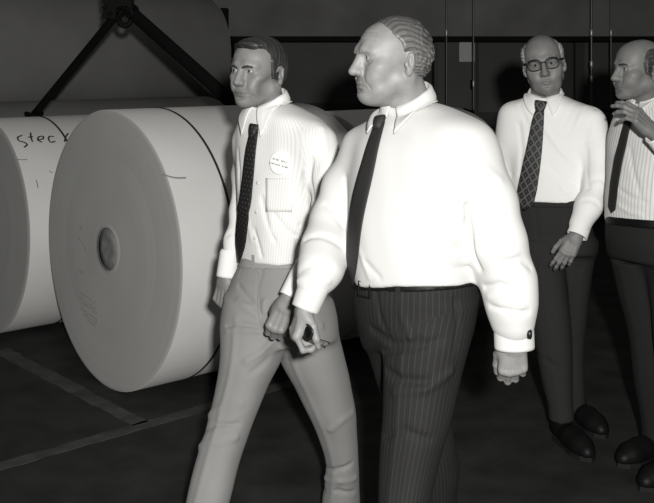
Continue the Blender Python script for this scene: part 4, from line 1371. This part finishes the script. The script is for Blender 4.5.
    bd = mesh_np('badge', *disc(q + n_ * 0.004, n_, 0.0365, 0.003, 40), M['badge'], o)
    e1 = nrm(np.cross(V(0, 0, 1), n_)); e2 = np.cross(n_, e1)
    if e1[0] < 0: e1 = -e1; e2 = np.cross(n_, e1); e2 = e2 if e2[2] > 0 else -e2
    tilt = R_(-11); a1 = e1 * math.cos(tilt) + e2 * math.sin(tilt); a2 = -e1 * math.sin(tilt) + e2 * math.cos(tilt)
    r = np.random.default_rng(11)
    for yy, xs in ((0.008, ((-0.026, -0.002), (0.005, 0.026))), (-0.007, ((-0.034, 0.006), (0.012, 0.031)))):
        ms = []
        for x0, x1 in xs:
            x = x0
            while x < x1:                                                     # a row of small illegible printed letters
                w = r.uniform(0.0022, 0.0036)
                c = q + n_ * 0.0074 + a1 * (x + w / 2) + a2 * yy
                Rm = np.stack([a1, a2, n_], 1)
                ms.append(box(c - a1 * w * 0.32, (0.0010, 0.0052, 0.0006), Rm))
                ms.append(box(c + a2 * r.choice([-0.002, 0, 0.002]), (w * 0.75, 0.0010, 0.0006), Rm))
                if r.random() > 0.4: ms.append(box(c + a1 * w * 0.32, (0.0010, 0.0052, 0.0006), Rm))
                x += w + 0.0012
        mesh_np('lettering', *join(*ms), M['text_grey'], bd, smooth=False)
    # trousers
    hy = 32
    hip = Loft([row(*r) for r in ((246, 243, 305, 3.25, hy, 0.80), (262, 241, 307, 3.25, hy, 0.80), (278, 234, 315, 3.25, hy, 0.80), (300, 228, 327, 3.25, hy, 0.82), (322, 224, 334, 3.25, hy, 0.80), (338, 224, 335, 3.25, hy, 0.76))])
    rl = leg_loft([(300, 229, 284, 3.23), (325, 223.5, 285, 3.21), (351, 221, 284, 3.19), (389, 215, 266, 3.16), (432, 205, 249, 3.12), (460, 197, 240.5, 3.10), (503, 186, 229, 3.06), (545, 176, 218, 3.03), (588, 166, 207, 3.01)], hy, 1.05)
    ll = leg_loft([(300, 278, 331, 3.27), (332, 278, 337, 3.28), (351, 279, 342, 3.30), (389, 297, 350, 3.33), (417, 311, 355, 3.35), (460, 325, 359, 3.40), (500, 323, 358.5, 3.46), (519, 322, 358, 3.49)], hy, 1.05)
    T = SDF()
    T.add('u', hip, hip.lo, hip.hi, 0.01); T.add('u', rl, rl.lo, rl.hi, 0.05); T.add('u', ll, ll.lo, ll.hi, 0.04)
    tb = SDF(); tb.ops = list(T.ops)
    leg_crease(T, [rl, ll], 0.005, 0.010)
    T.disp(soft_noise(18, 0.003, 9)); T.disp(soft_noise(19, 0.0012, 24))
    folds(T, tb, [
        ([(227, 326), (240, 324), (262, 327)], 0.008, 0.005), ([(226, 331), (244, 330), (260, 332)], -0.005, 0.006),
        ([(239, 286), (246, 296), (258, 310), (264, 318)], 0.006, 0.006), ([(238, 300), (248, 310), (258, 316)], -0.004, 0.007), ([(262, 268), (257, 290), (260, 315), (263, 335)], 0.006, 0.005),
        ([(264, 300), (262, 318), (266, 335)], -0.004, 0.005),
        ([(276, 338), (262, 352), (246, 362)], -0.006, 0.009), ([(280, 346), (268, 360), (250, 374)], 0.006, 0.008),
        ([(282, 340), (300, 335), (322, 326)], -0.005, 0.009), ([(285, 350), (305, 352), (325, 345)], 0.006, 0.008),
        ([(202, 432), (215, 425), (238, 424)], 0.005, 0.008), ([(199, 446), (214, 443), (236, 438)], -0.006, 0.009), ([(207, 415), (220, 408), (240, 404)], -0.004, 0.010),
        ([(322, 468), (335, 470), (352, 464)], 0.006, 0.008), ([(325, 478), (340, 482), (356, 478)], -0.007, 0.008), ([(323, 490), (338, 490), (354, 492)], 0.006, 0.007), ([(330, 430), (342, 420), (352, 412)], -0.005, 0.010)], gain=1.5)
    T.plane_cut(wp, wn, 0.003)
    tr = garment('trousers', T, 0.005, M['trousers_light'], o)
    B = SDF(); B.add('u', lambda P: hip(P) - 0.0035, hip.lo - 0.01, hip.hi + 0.01, 0.0)
    B.plane_cut(wp + V(0, 0, 0.002), wn, 0.002); B.plane_cut(wp - V(0, 0, 0.030), -wn, 0.002)
    v, f = B.mesh(0.004, 2); wb = mesh_np('waistband', v, f, M['waistband_light'], tr)
    hit_ = lambda px, py: (lambda q: (q, tb.normal(q[None])[0]))(tb.hit([(px, py)], 2.5, 4)[0])
    for px, py, w_, h_ in ((254.5, 262, 0.012, 0.046), (273.5, 264, 0.034, 0.022), (294, 262, 0.010, 0.044)):
        q, n_ = hit_(px, py); e1 = nrm(np.cross(V(0, 0, 1), n_))
        mesh_np('waist_tab' if w_ > 0.03 else 'belt_loop', *box(q + n_ * 0.006, (w_, 0.004, h_), np.stack([e1, n_, V(0, 0, 1)], 1)), M['waistband_light'], wb, smooth=False)
    # fly seam and slanted pocket edge
    for pts in ([(259, 272), (258, 300), (261, 325), (268, 340)], [(241, 268), (236, 285), (229, 305)], [(305, 272), (315, 290), (322, 306)]):
        q = tb.push(tb.hit(np.array(pts, float), 2.5, 4), 0.0005); nn = tb.normal(q)
        q = catmull(q, 24); nn = tb.normal(q)
        mesh_np('seam', *sweep(tb.push(q, 0.0004), 0.0018, 0.0008, 8, nn), M['trousers_light'], tr)
    shoe(o, M['leather'], M['sole'], V(at(192, 0, 3.0)[0] + 0.02, 3.03, 0), V(at(192, 0, 3.0)[0] - 0.16, 2.80, 0))
    shoe(o, M['leather'], M['sole'], V(at(345, 0, 3.5)[0] + 0.02, 3.53, 0), V(at(345, 0, 3.5)[0] - 0.15, 3.30, 0))
    Bd = SDF()
    inset(Bd, [(tl, tl.lo, tl.hi), (hip, hip.lo, hip.hi), (ll, ll.lo, ll.hi), (rl, rl.lo, rl.hi), chain_fn(la), chain_fn(ra)], 0.015)
    for px, d in ((187, 3.0), (340, 3.5)):
        a = V(at(px, 0, d)[0], d, 0.06); Bd.cone(a + V(0, 0, 0.12), a, 0.036, 0.034, 0.02)
    neck(Bd, fr, nb, 0.053, 0.056)
    head(Bd, fr, hp)
    hand(Bd, at(226, 276, 3.32), V(-0.16, -0.05, -1), V(-0.62, -0.75, 0), True, {'index': (38, 50, 28), 'middle': (42, 52, 28), 'ring': (46, 52, 28), 'little': (50, 50, 30)},
         ((0.85, 0.35, -0.40), (0.92, 0.05, -0.40), (0.90, -0.10, -0.42)), 0.96, 0.04, 0.028, at(229.5, 256, 3.33))
    hand(Bd, at(289.5, 299, 2.93), V(-0.40, -0.02, -1), V(-0.25, -1, 0.0), False, {'index': (48, 62, 34), 'middle': (50, 62, 34), 'ring': (52, 60, 34), 'little': (54, 58, 34)},
         ((0.85, 0.30, -0.45), (0.85, -0.15, -0.5), (0.8, -0.3, -0.5)), 1.0, 0.05, 0.029, at(300, 280, 2.95))
    body_mesh(Bd, o, M['skin_young'], 0.0027 * FASTH, head_tone(fr, hp))
    eyeballs(fr, o, M['eyeball'], (-14, 0))
    eyebrows(fr, o, M['brow_dark'], 0.0038, -0.0075, Bd)

    def hb(S, L):
        L.ell((0, 0.010, 0.036), (0.0800, 0.0895, 0.0755), 0.01)
        L.ell((0.004, -0.042, 0.080), (0.057, 0.046, 0.022), 0.02)                   # the front wave
        L.ell((0, 0.044, -0.004), (0.0745, 0.051, 0.070), 0.03)
        L.ell((0, -0.128, -0.004), (0.080, 0.098, 0.082), 0.008, 's')
        L.ell((0, -0.070, -0.050), (0.110, 0.062, 0.066), 0.010, 's')
        for s in (1, -1):
            L.ell((s * 0.058, -0.078, 0.050), (0.022, 0.036, 0.026), 0.010, 's')     # temples
            L.ell((s * 0.084, 0.012, -0.018), (0.020, 0.023, 0.036), 0.006, 's')
            L.cone((s * 0.0700, -0.020, 0.03), (s * 0.0690, -0.014, -0.022), 0.010, 0.006, 0.008)   # sideburns
        S.plane_cut(fr.w(0, 0.06, -0.078), fr.R @ V(0, 0.10, -1), 0.02)
    hair_piece(fr, o, M['hair_young'], hb, 'part', amp=0.85)
    tie(o, S, M['tie_dots'], [(255.5, 131, 9), (252, 150, 12), (249, 180, 14), (245.5, 210, 15), (242.5, 238, 16), (240, 255, 15)], 2.5, 4.0, knot=(256, 128, 12, 13), name='necktie')
    return o


young = build_young()


# ---- the man in glasses -------------------------------------------
def build_glasses_man():
    K = 1.036
    AT = lambda px, py, d: at(px, py, d * K)
    ARM = lambda n: arm_nodes([(a, b, c * K, w_) for a, b, c, w_ in n])
    LEG = lambda n, yw, rh: leg_loft([(a, b, c, d * K) for a, b, c, d in n], yw, rh)
    D, yaw = 4.2, 18
    fwd = V(-math.sin(R_(yaw)), -math.cos(R_(yaw)), 0)
    o = empty('person', (AT(553, 0, D)[0], D * K, 0), 'white-haired man wearing dark-framed glasses, lattice-patterned tie and dark trousers, facing the camera', 'person')
    fr = Frame(AT(543.5, 62.5, 4.12), 13, 3, -9, 1.05)
    hp = dict(nose=1.10, fold=0.0018, bag=0.0014, fat=0.004, beard=0.05, lip=0.25, crown=0.112, sad=0.003, jowl=True)
    tl = Loft([row(*(r[:3] + (r[3] * K,) + r[4:])) for r in (
        (94, 530, 562, 4.2, yaw, 1.0), (99, 524, 571, 4.2, yaw, 0.8), (105, 515, 585, 4.2, yaw, 0.64), (115, 508, 597, 4.2, yaw, 0.58), (135, 507, 598, 4.2, yaw, 0.60),
        (165, 510, 590, 4.19, yaw, 0.68), (190, 513, 586, 4.18, yaw, 0.74), (215, 515, 586, 4.18, yaw, 0.74))])
    la = ARM([(592, 121, 4.10, 27), (598, 150, 4.08, 26), (598, 180, 4.05, 27), (589, 206, 4.0, 25), (580, 225, 3.96, 20)])
    ra = ARM([(512, 116, 4.24, 28), (507, 150, 4.25, 23), (506, 180, 4.24, 21), (507, 206, 4.20, 19), (508, 228, 4.15, 17)])
    wp, wn = AT(552, 199, 4.18), nrm(V(0.0, 0.10, 1))
    S = SDF(); add_cut(S, tl, wp - V(0, 0, 0.012), -wn); S.chain(la, 0.03, 0.06); S.chain(ra, 0.03, 0.06)
    base = SDF(); base.ops = list(S.ops)
    S.disp(soft_noise(23, 0.0035, 10)); S.disp(soft_noise(24, 0.0016, 24))
    folds(S, base, [([(586, 150), (586, 170), (588, 188)], 0.012, 0.008), ([(546, 130), (560, 150), (575, 165)], -0.004, 0.010), ([(548, 165), (560, 178), (578, 185)], 0.005, 0.009),
                    ([(590, 180), (600, 178), (608, 184)], 0.007, 0.008), ([(583, 200), (592, 200), (600, 206)], 0.006, 0.007), ([(519, 125), (522, 150), (520, 175)], 0.006, 0.008),
                    ([(560, 185), (566, 192), (575, 197)], -0.005, 0.007), ([(504, 170), (507, 176), (512, 174)], 0.006, 0.007), ([(580, 96), (570, 112), (562, 128)], 0.004, 0.008), ([(588, 101), (579, 118), (572, 136)], -0.004, 0.008), ([(596, 108), (588, 126), (584, 145)], 0.005, 0.008), ([(520, 105), (528, 125), (530, 145)], 0.003, 0.008)], gain=1.3)
    sh = garment('shirt', S, 0.0055, M['shirt_white_dim'], o)
    nb = AT(546, 99, 4.2)
    collar(sh, M['shirt_white_dim'], S, fr, AT(545.5, 97.5, 4.195), 0.064, nrm(V(0, 0, 1) + fwd * 0.40), fwd, drop=0.072, back=0.040, stand=0.036, spread=30)
    cuff(sh, M['shirt_white_dim'], AT(583.5, 218, 3.975), AT(577, 236, 3.945), 0.042, 0.043, flat=0.85, fl_dir=V(0, 1, 0))
    cuff(sh, M['shirt_white_dim'], AT(507.8, 222, 4.165), AT(509, 241, 4.12), 0.036, 0.034, flat=0.85, fl_dir=V(0, 1, 0))
    hy = 18
    hip = Loft([row(*(r[:3] + (r[3] * K,) + r[4:])) for r in ((185, 518, 586, 4.18, hy, 0.74), (200, 518, 587, 4.18, hy, 0.76), (220, 518, 589, 4.18, hy, 0.78), (238, 519, 593, 4.19, hy, 0.78), (252, 521, 594, 4.19, hy, 0.74))])
    rl = LEG([(240, 520, 562, 4.17), (275, 524, 566, 4.15), (312, 530, 570, 4.13), (350, 536, 572, 4.12), (383, 542, 573, 4.11), (408, 548, 574, 4.10), (420, 549, 575, 4.10)], hy, 1.1)
    ll = LEG([(240, 552, 597, 4.21), (275, 555, 592, 4.23), (312, 557, 587, 4.26), (354, 559, 584, 4.30), (395, 562, 585, 4.32), (410, 562, 586, 4.33)], hy, 1.1)
    T = SDF(); T.add('u', hip, hip.lo, hip.hi, 0.01); T.add('u', rl, rl.lo, rl.hi, 0.05); T.add('u', ll, ll.lo, ll.hi, 0.04)
    tb = SDF(); tb.ops = list(T.ops)
    leg_crease(T, [rl, ll], 0.004, 0.012)
    T.disp(soft_noise(28, 0.0035, 9))
    folds(T, tb, [([(545, 268), (560, 272), (580, 268)], 0.008, 0.009), ([(535, 350), (550, 362), (562, 372)], 0.006, 0.010), ([(535, 205), (537, 230), (540, 255)], 0.004, 0.008)])
    T.plane_cut(wp, wn, 0.003)
    tr = garment('trousers', T, 0.0065, M['trousers_dark'], o)
    B = SDF(); B.add('u', lambda P: hip(P) - 0.004, hip.lo - 0.01, hip.hi + 0.01, 0.0)
    B.plane_cut(wp + V(0, 0, 0.003), wn, 0.002); B.plane_cut(wp - V(0, 0, 0.032), -wn, 0.002)
    v, f = B.mesh(0.005, 2); mesh_np('waistband', v, f, M['trousers_dark'], tr)
    x = AT(561, 0, 4.10)[0]; shoe(o, M['leather'], M['sole'], V(x - 0.01, 4.10 * K + 0.05, 0), V(x + 0.07, 4.10 * K - 0.23, 0))
    x = AT(574, 0, 4.33)[0]; shoe(o, M['leather'], M['sole'], V(x, 4.33 * K + 0.05, 0), V(x + 0.08, 4.33 * K - 0.22, 0))
    Bd = SDF()
    inset(Bd, [(tl, tl.lo, tl.hi), (hip, hip.lo, hip.hi), (ll, ll.lo, ll.hi), (rl, rl.lo, rl.hi), chain_fn(la), chain_fn(ra)], 0.016)
    for px, d in ((561, 4.10), (574, 4.33)):
        a = V(AT(px, 0, d)[0], d * K, 0.06); Bd.cone(a + V(0, 0, 0.10), a, 0.036, 0.034, 0.02)
    neck(Bd, fr, nb, 0.057, 0.060)
    head(Bd, fr, hp)
    hand(Bd, AT(577, 235, 3.945), V(-0.50, -0.10, -0.86), V(-0.25, -1, 0.05), False, {'index': (14, 20, 12), 'middle': (18, 24, 14), 'ring': (22, 26, 16), 'little': (26, 28, 18)},
         ((0.80, 0.52, -0.30), (0.92, 0.22, -0.3), (0.95, 0.05, -0.3)), 0.92, 0.10, 0.028, AT(582, 224, 3.96))
    hand(Bd, AT(509, 239, 4.125), V(0.0, -0.15, -1), V(-0.85, -0.55, 0), True, same_curl(38, 45, 25, 3), ((0.85, 0.35, -0.40), (0.92, 0.05, -0.40), (0.90, -0.10, -0.42)), 0.96, 0.04, 0.028, AT(508, 228, 4.15))
    body_mesh(Bd, o, M['skin_glasses'], 0.003 * FASTH, head_tone(fr, hp))
    eyeballs(fr, o, M['eyeball'], (-4, 0))
    eyebrows(fr, o, M['brow_grey'], 0.0038, -0.001, Bd)

    def hb(S, L):
        L.ell((0, 0.014, 0.030), (0.083, 0.097, 0.078), 0.01)
        L.ell((0, 0.050, -0.010), (0.076, 0.060, 0.066), 0.03)
        L.ell((0, -0.040, 0.125), (0.064, 0.125, 0.080), 0.012, 's')          # bare top
        L.ell((0, -0.130, 0.000), (0.120, 0.112, 0.120), 0.010, 's')
        for s in (1, -1):
            L.ell((s * 0.084, 0.010, -0.020), (0.020, 0.024, 0.038), 0.006, 's')
            L.ell((s * 0.074, 0.010, 0.036), (0.012, 0.040, 0.030), 0.010)
        S.plane_cut(fr.w(0, 0.06, -0.066), fr.R @ V(0, 0.10, -1), 0.02)
    hair_piece(fr, o, M['hair_white'], hb, 'back', h=0.0028, amp=1.0)
    # glasses
    gl = empty('glasses', tuple(np.array(fr.w(0, -0.112, 0)) - np.array(o.location))); gl.parent = o
    an = np.linspace(0, 2 * math.pi, 32, endpoint=False)
    for s in (1, -1):
        pts = []
        for t in an:
            cx_, cz_ = math.cos(t), math.sin(t)
            x_ = 0.0255 * np.sign(cx_) * abs(cx_) ** 0.7; z_ = 0.0200 * np.sign(cz_) * abs(cz_) ** 0.75
            pts.append(fr.w(s * 0.0345 + x_, -0.1090 + 0.010 * abs((s * 0.0345 + x_) / 0.06) ** 2, -0.003 + z_ + (0.002 if z_ > 0 else 0)))
        pts = np.array(pts)
        top = 0.0023 + 0.0020 * np.clip(np.sin(an), 0, 1)
        rm = mesh_np('rim', *sweep(pts, top, 0.0028, 8, fr.R @ V(0, -1, 0), closed=True), M['black_plastic'], gl)
        c_ = pts.mean(0); bk = fr.R @ V(0, 1, 0)
        lv = np.concatenate([pts + bk * 0.001, [c_ - bk * 0.001]]); lf = [(i, (i + 1) % 32, 32) for i in range(32)]
        mesh_np('lens', lv, lf, M['lens'], rm)
        tp = [fr.w(s * 0.060, -0.103, 0.008), fr.w(s * 0.070, -0.094, 0.009), fr.w(s * 0.078, -0.050, 0.006), fr.w(s * 0.0815, -0.008, 0.004), fr.w(s * 0.082, 0.012, -0.004), fr.w(s * 0.080, 0.026, -0.022)]
        mesh_np('temple', *sweep(catmull(tp, 20), 0.0036, 0.0018, 8, fr.R @ V(s, 0, 0)), M['black_plastic'], gl)
    mesh_np('bridge', *sweep(np.array([fr.w(-0.011, -0.109, 0.004), fr.w(-0.005, -0.1115, 0.007), fr.w(0.005, -0.1115, 0.007), fr.w(0.011, -0.109, 0.004)]), 0.0032, 0.0026, 8, fr.R @ V(0, -1, 0)), M['black_plastic'], gl)
    tie(o, S, M['tie_lattice'], [(540.5, 107, 8), (538, 122, 12), (535, 145, 15), (531.5, 168, 18), (528, 188, 20), (525, 202, 19)], 3.4, 5.0, knot=(541, 105, 12, 11), name='necktie')
    return o


m = M['lens'] = bpy.data.materials.new('lens'); m.use_nodes = True; nt = m.node_tree
g1 = nt.nodes.new('ShaderNodeBsdfTransparent'); g2 = nt.nodes.new('ShaderNodeBsdfGlossy'); mx = nt.nodes.new('ShaderNodeMixShader')
g1.inputs[0].default_value = (0.93, 0.93, 0.92, 1); g2.inputs['Roughness'].default_value = 0.08; mx.inputs[0].default_value = 0.07
nt.links.new(g1.outputs[0], mx.inputs[1]); nt.links.new(g2.outputs[0], mx.inputs[2]); nt.links.new(mx.outputs[0], nt.nodes['Material Output'].inputs['Surface'])
glasses_man = build_glasses_man()


# ---- the balding man at the right edge ----------------------------
def build_balding():
    D, yaw = 3.95, 58
    fwd = V(-math.sin(R_(yaw)), -math.cos(R_(yaw)), 0)
    o = empty('person', (at(655, 0, D)[0], D, 0), 'balding man in profile at the right edge with one hand raised before his chest', 'person')
    fr = Frame(at(639.5, 68.5, 3.9), 72, 0, 0, 0.99)
    hp = dict(nose=1.08, fold=0.0014, bag=0.0012, beard=0.12, lip=0.25, crown=0.114, jaw=1.02, mouth=0.005, brow=0.001)
    tl = Loft([row(*r) for r in (
        (97, 634, 668, 3.97, yaw, 1.0), (104, 629, 684, 3.97, yaw, 0.82), (113, 623, 698, 3.96, yaw, 0.70), (126, 619, 705, 3.95, yaw, 0.66), (146, 615, 706, 3.95, yaw, 0.70),
        (175, 612, 702, 3.95, yaw, 0.82), (205, 611, 698, 3.95, yaw, 0.86), (235, 612, 697, 3.95, yaw, 0.84))])
    la = arm_nodes([(690, 128, 3.82, 36), (702, 160, 3.80, 32), (704, 186, 3.76, 30), (684, 167, 3.70, 27), (666, 149, 3.66, 22)])
    ra = arm_nodes([(638, 124, 4.08, 32), (644, 160, 4.14, 28), (648, 195, 4.16, 26), (652, 225, 4.13, 21), (654, 245, 4.11, 18)])
    wp, wn = at(655, 218, 3.95), nrm(V(0.02, 0.08, 1))
    S = SDF(); add_cut(S, tl, wp - V(0, 0, 0.012), -wn); S.chain(la, 0.03, 0.06); S.chain(ra, 0.03, 0.06)
    base = SDF(); base.ops = list(S.ops)
    S.disp(soft_noise(33, 0.004, 11)); S.disp(soft_noise(34, 0.002, 24))
    folds(S, base, [([(620, 190), (632, 198), (645, 202)], 0.006, 0.008), ([(618, 205), (628, 212), (640, 215)], -0.006, 0.008), ([(630, 150), (634, 175), (640, 195)], 0.005, 0.009)])
    regs = [(tl, tl.stripe), limb_stripe(at(690, 128, 3.82), at(704, 186, 3.76), (1, 0, 0)), limb_stripe(at(704, 186, 3.76), at(665, 150, 3.66), (0, 1, 0)), limb_stripe(at(638, 124, 4.08), at(654, 245, 4.11), (1, 0, 0))]
    sh = garment('shirt', S, 0.0055, M['shirt_pattern'], o, regs)
    nb = at(650, 102, 3.96)
    collar(sh, M['shirt_pattern'], S, fr, at(649, 99.5, 3.955), 0.061, nrm(V(0, 0, 1) + fwd * 0.42), fwd, drop=0.070, back=0.040, stand=0.038, spread=26)
    cuff(sh, M['shirt_pattern'], at(668, 151, 3.665), at(654, 134.5, 3.64), 0.041, 0.038, flat=0.9, fl_dir=V(0, 1, 0))
    cuff(sh, M['shirt_pattern'], at(653.5, 240, 4.115), at(655.5, 262, 4.08), 0.036, 0.034, flat=0.9, fl_dir=V(0, 1, 0))
    hy = 58
    hip = Loft([row(*r) for r in ((206, 612, 697, 3.95, hy, 0.86), (222, 612, 699, 3.95, hy, 0.88), (240, 611, 701, 3.95, hy, 0.9), (258, 613, 700, 3.96, hy, 0.84))])
    rl = leg_loft([(262, 613, 662, 4.02), (292, 619, 662, 4.03), (333, 630, 664, 4.04), (383, 636, 666, 4.06), (425, 642, 669, 4.08), (446, 643, 671, 4.09)], hy, 1.0)
    ll = leg_loft([(262, 646, 700, 3.88), (300, 652, 698, 3.88), (340, 656, 696, 3.88), (380, 660, 696, 3.88), (430, 664, 697, 3.88), (464, 665, 698, 3.88)], hy, 1.0)
    T = SDF(); T.add('u', hip, hip.lo, hip.hi, 0.01); T.add('u', rl, rl.lo, rl.hi, 0.05); T.add('u', ll, ll.lo, ll.hi, 0.04)
    leg_crease(T, [rl, ll], 0.004, 0.012)
    T.disp(soft_noise(38, 0.0035, 9))
    T.plane_cut(wp, wn, 0.003)
    garment('trousers', T, 0.007, M['trousers_black'], o)
    B = SDF(); B.add('u', lambda P: hip(P) - 0.006, hip.lo - 0.01, hip.hi + 0.01, 0.0)
    B.plane_cut(wp + V(0, 0, 0.003), wn, 0.002); B.plane_cut(wp - V(0, 0, 0.030), -wn, 0.002)
    v, f = B.mesh(0.005, 2); mesh_np('belt', v, f, M['leather'], o)
    x = at(658, 0, 4.09)[0]; shoe(o, M['leather'], M['sole'], V(x + 0.04, 4.12, 0), V(x - 0.20, 3.97, 0))
    x = at(681, 0, 3.88)[0]; shoe(o, M['leather'], M['sole'], V(x + 0.04, 3.91, 0), V(x - 0.20, 3.75, 0))
    Bd = SDF()
    inset(Bd, [(tl, tl.lo, tl.hi), (hip, hip.lo, hip.hi), (ll, ll.lo, ll.hi), (rl, rl.lo, rl.hi), chain_fn(la), chain_fn(ra)], 0.016)
    for px, d in ((657, 4.09), (681, 3.89)):
        a = V(at(px, 0, d)[0], d, 0.06); Bd.cone(a + V(0, 0, 0.10), a, 0.036, 0.034, 0.02)
    neck(Bd, fr, nb, 0.055, 0.058)
    head(Bd, fr, hp)
    hand(Bd, at(654, 133, 3.64), V(-0.72, -0.02, 0.72), V(-0.15, -0.55, 0.70), False, {'index': (22, 24, 14), 'middle': (26, 28, 16), 'ring': (32, 34, 20), 'little': (38, 42, 24)},
         ((0.75, 0.45, -0.5), (0.85, 0.0, -0.5), (0.85, -0.2, -0.5)), 0.98, 0.0, 0.028, at(666, 149, 3.66))
    hand(Bd, at(655.5, 261, 4.08), V(0.02, -0.1, -1), V(-0.5, 0.85, 0), True, same_curl(38, 45, 25, 3), ((0.85, 0.35, -0.40), (0.92, 0.05, -0.40), (0.90, -0.10, -0.42)), 0.96, 0.04, 0.028, at(654, 245, 4.11))
    body_mesh(Bd, o, M['skin_bald'], 0.003 * FASTH, head_tone(fr, hp))
    eyeballs(fr, o, M['eyeball'], (-4, 0))
    eyebrows(fr, o, M['brow_dark'], 0.0036, -0.002, Bd)

    def hb(S, L):
        L.ell((0, 0.014, 0.030), (0.0815, 0.0965, 0.076), 0.01)
        L.ell((0, 0.046, -0.006), (0.074, 0.056, 0.068), 0.03)
        L.ell((0, -0.035, 0.130), (0.080, 0.130, 0.078), 0.010, 's')
        L.ell((0, -0.130, 0.000), (0.120, 0.108, 0.120), 0.010, 's')
        for s in (1, -1):
            L.ell((s * 0.084, 0.012, -0.018), (0.020, 0.023, 0.036), 0.006, 's')
            L.cone((s * 0.072, -0.016, 0.03), (s * 0.071, -0.014, -0.016), 0.011, 0.007, 0.008)
        S.plane_cut(fr.w(0, 0.06, -0.070), fr.R @ V(0, 0.10, -1), 0.02)
    hair_piece(fr, o, M['hair_dark'], hb, 'back', h=0.0026, amp=0.6)
    tie(o, S, M['tie_plain'], [(629, 122, 8), (625, 138, 9), (620, 158, 10), (616.5, 178, 10), (614, 198, 10), (613, 208, 9)], 3.2, 4.6, knot=(631, 119, 9, 9), name='necktie')
    return o


balding = build_balding()
# ------------------------------------------------------------------ light and camera
def flash():
    l = bpy.data.lights.new('flash', 'SPOT'); o = bpy.data.objects.new('flash', l); C.objects.link(o)
    l.energy = 730; l.spot_size = R_(82); l.spot_blend = 0.9; l.shadow_soft_size = 0.045; l.color = (1, 0.995, 0.98)
    o.location = (0.14, -0.35, CAM_H + 0.20)
    from mathutils import Vector
    d = Vector((-0.05, 4.0, 1.05)) - o.location
    o.rotation_euler = d.to_track_quat('-Z', 'Y').to_euler()
    return o


flash()
w = bpy.data.worlds.new('shop_air'); bpy.context.scene.world = w; w.use_nodes = True
w.node_tree.nodes['Background'].inputs['Color'].default_value = (1, 0.99, 0.96, 1)
w.node_tree.nodes['Background'].inputs['Strength'].default_value = 0.10

cam = bpy.data.cameras.new('camera'); co = bpy.data.objects.new('camera', cam); C.objects.link(co)
co.location = (0, 0, CAM_H); co.rotation_euler = (R_(90), 0, 0)
cam.sensor_fit = 'HORIZONTAL'; cam.sensor_width = 36; cam.lens = 36 * F / 654
cam.shift_y = -(251.5 - YH) / 654; cam.shift_x = 0
cam.clip_start = 0.05; cam.clip_end = 60
sc = bpy.context.scene; sc.camera = co
sc.view_settings.view_transform = 'Standard'; sc.view_settings.look = 'None'; sc.view_settings.exposure = 0; sc.view_settings.gamma = 1
sc.view_settings.use_curve_mapping = False
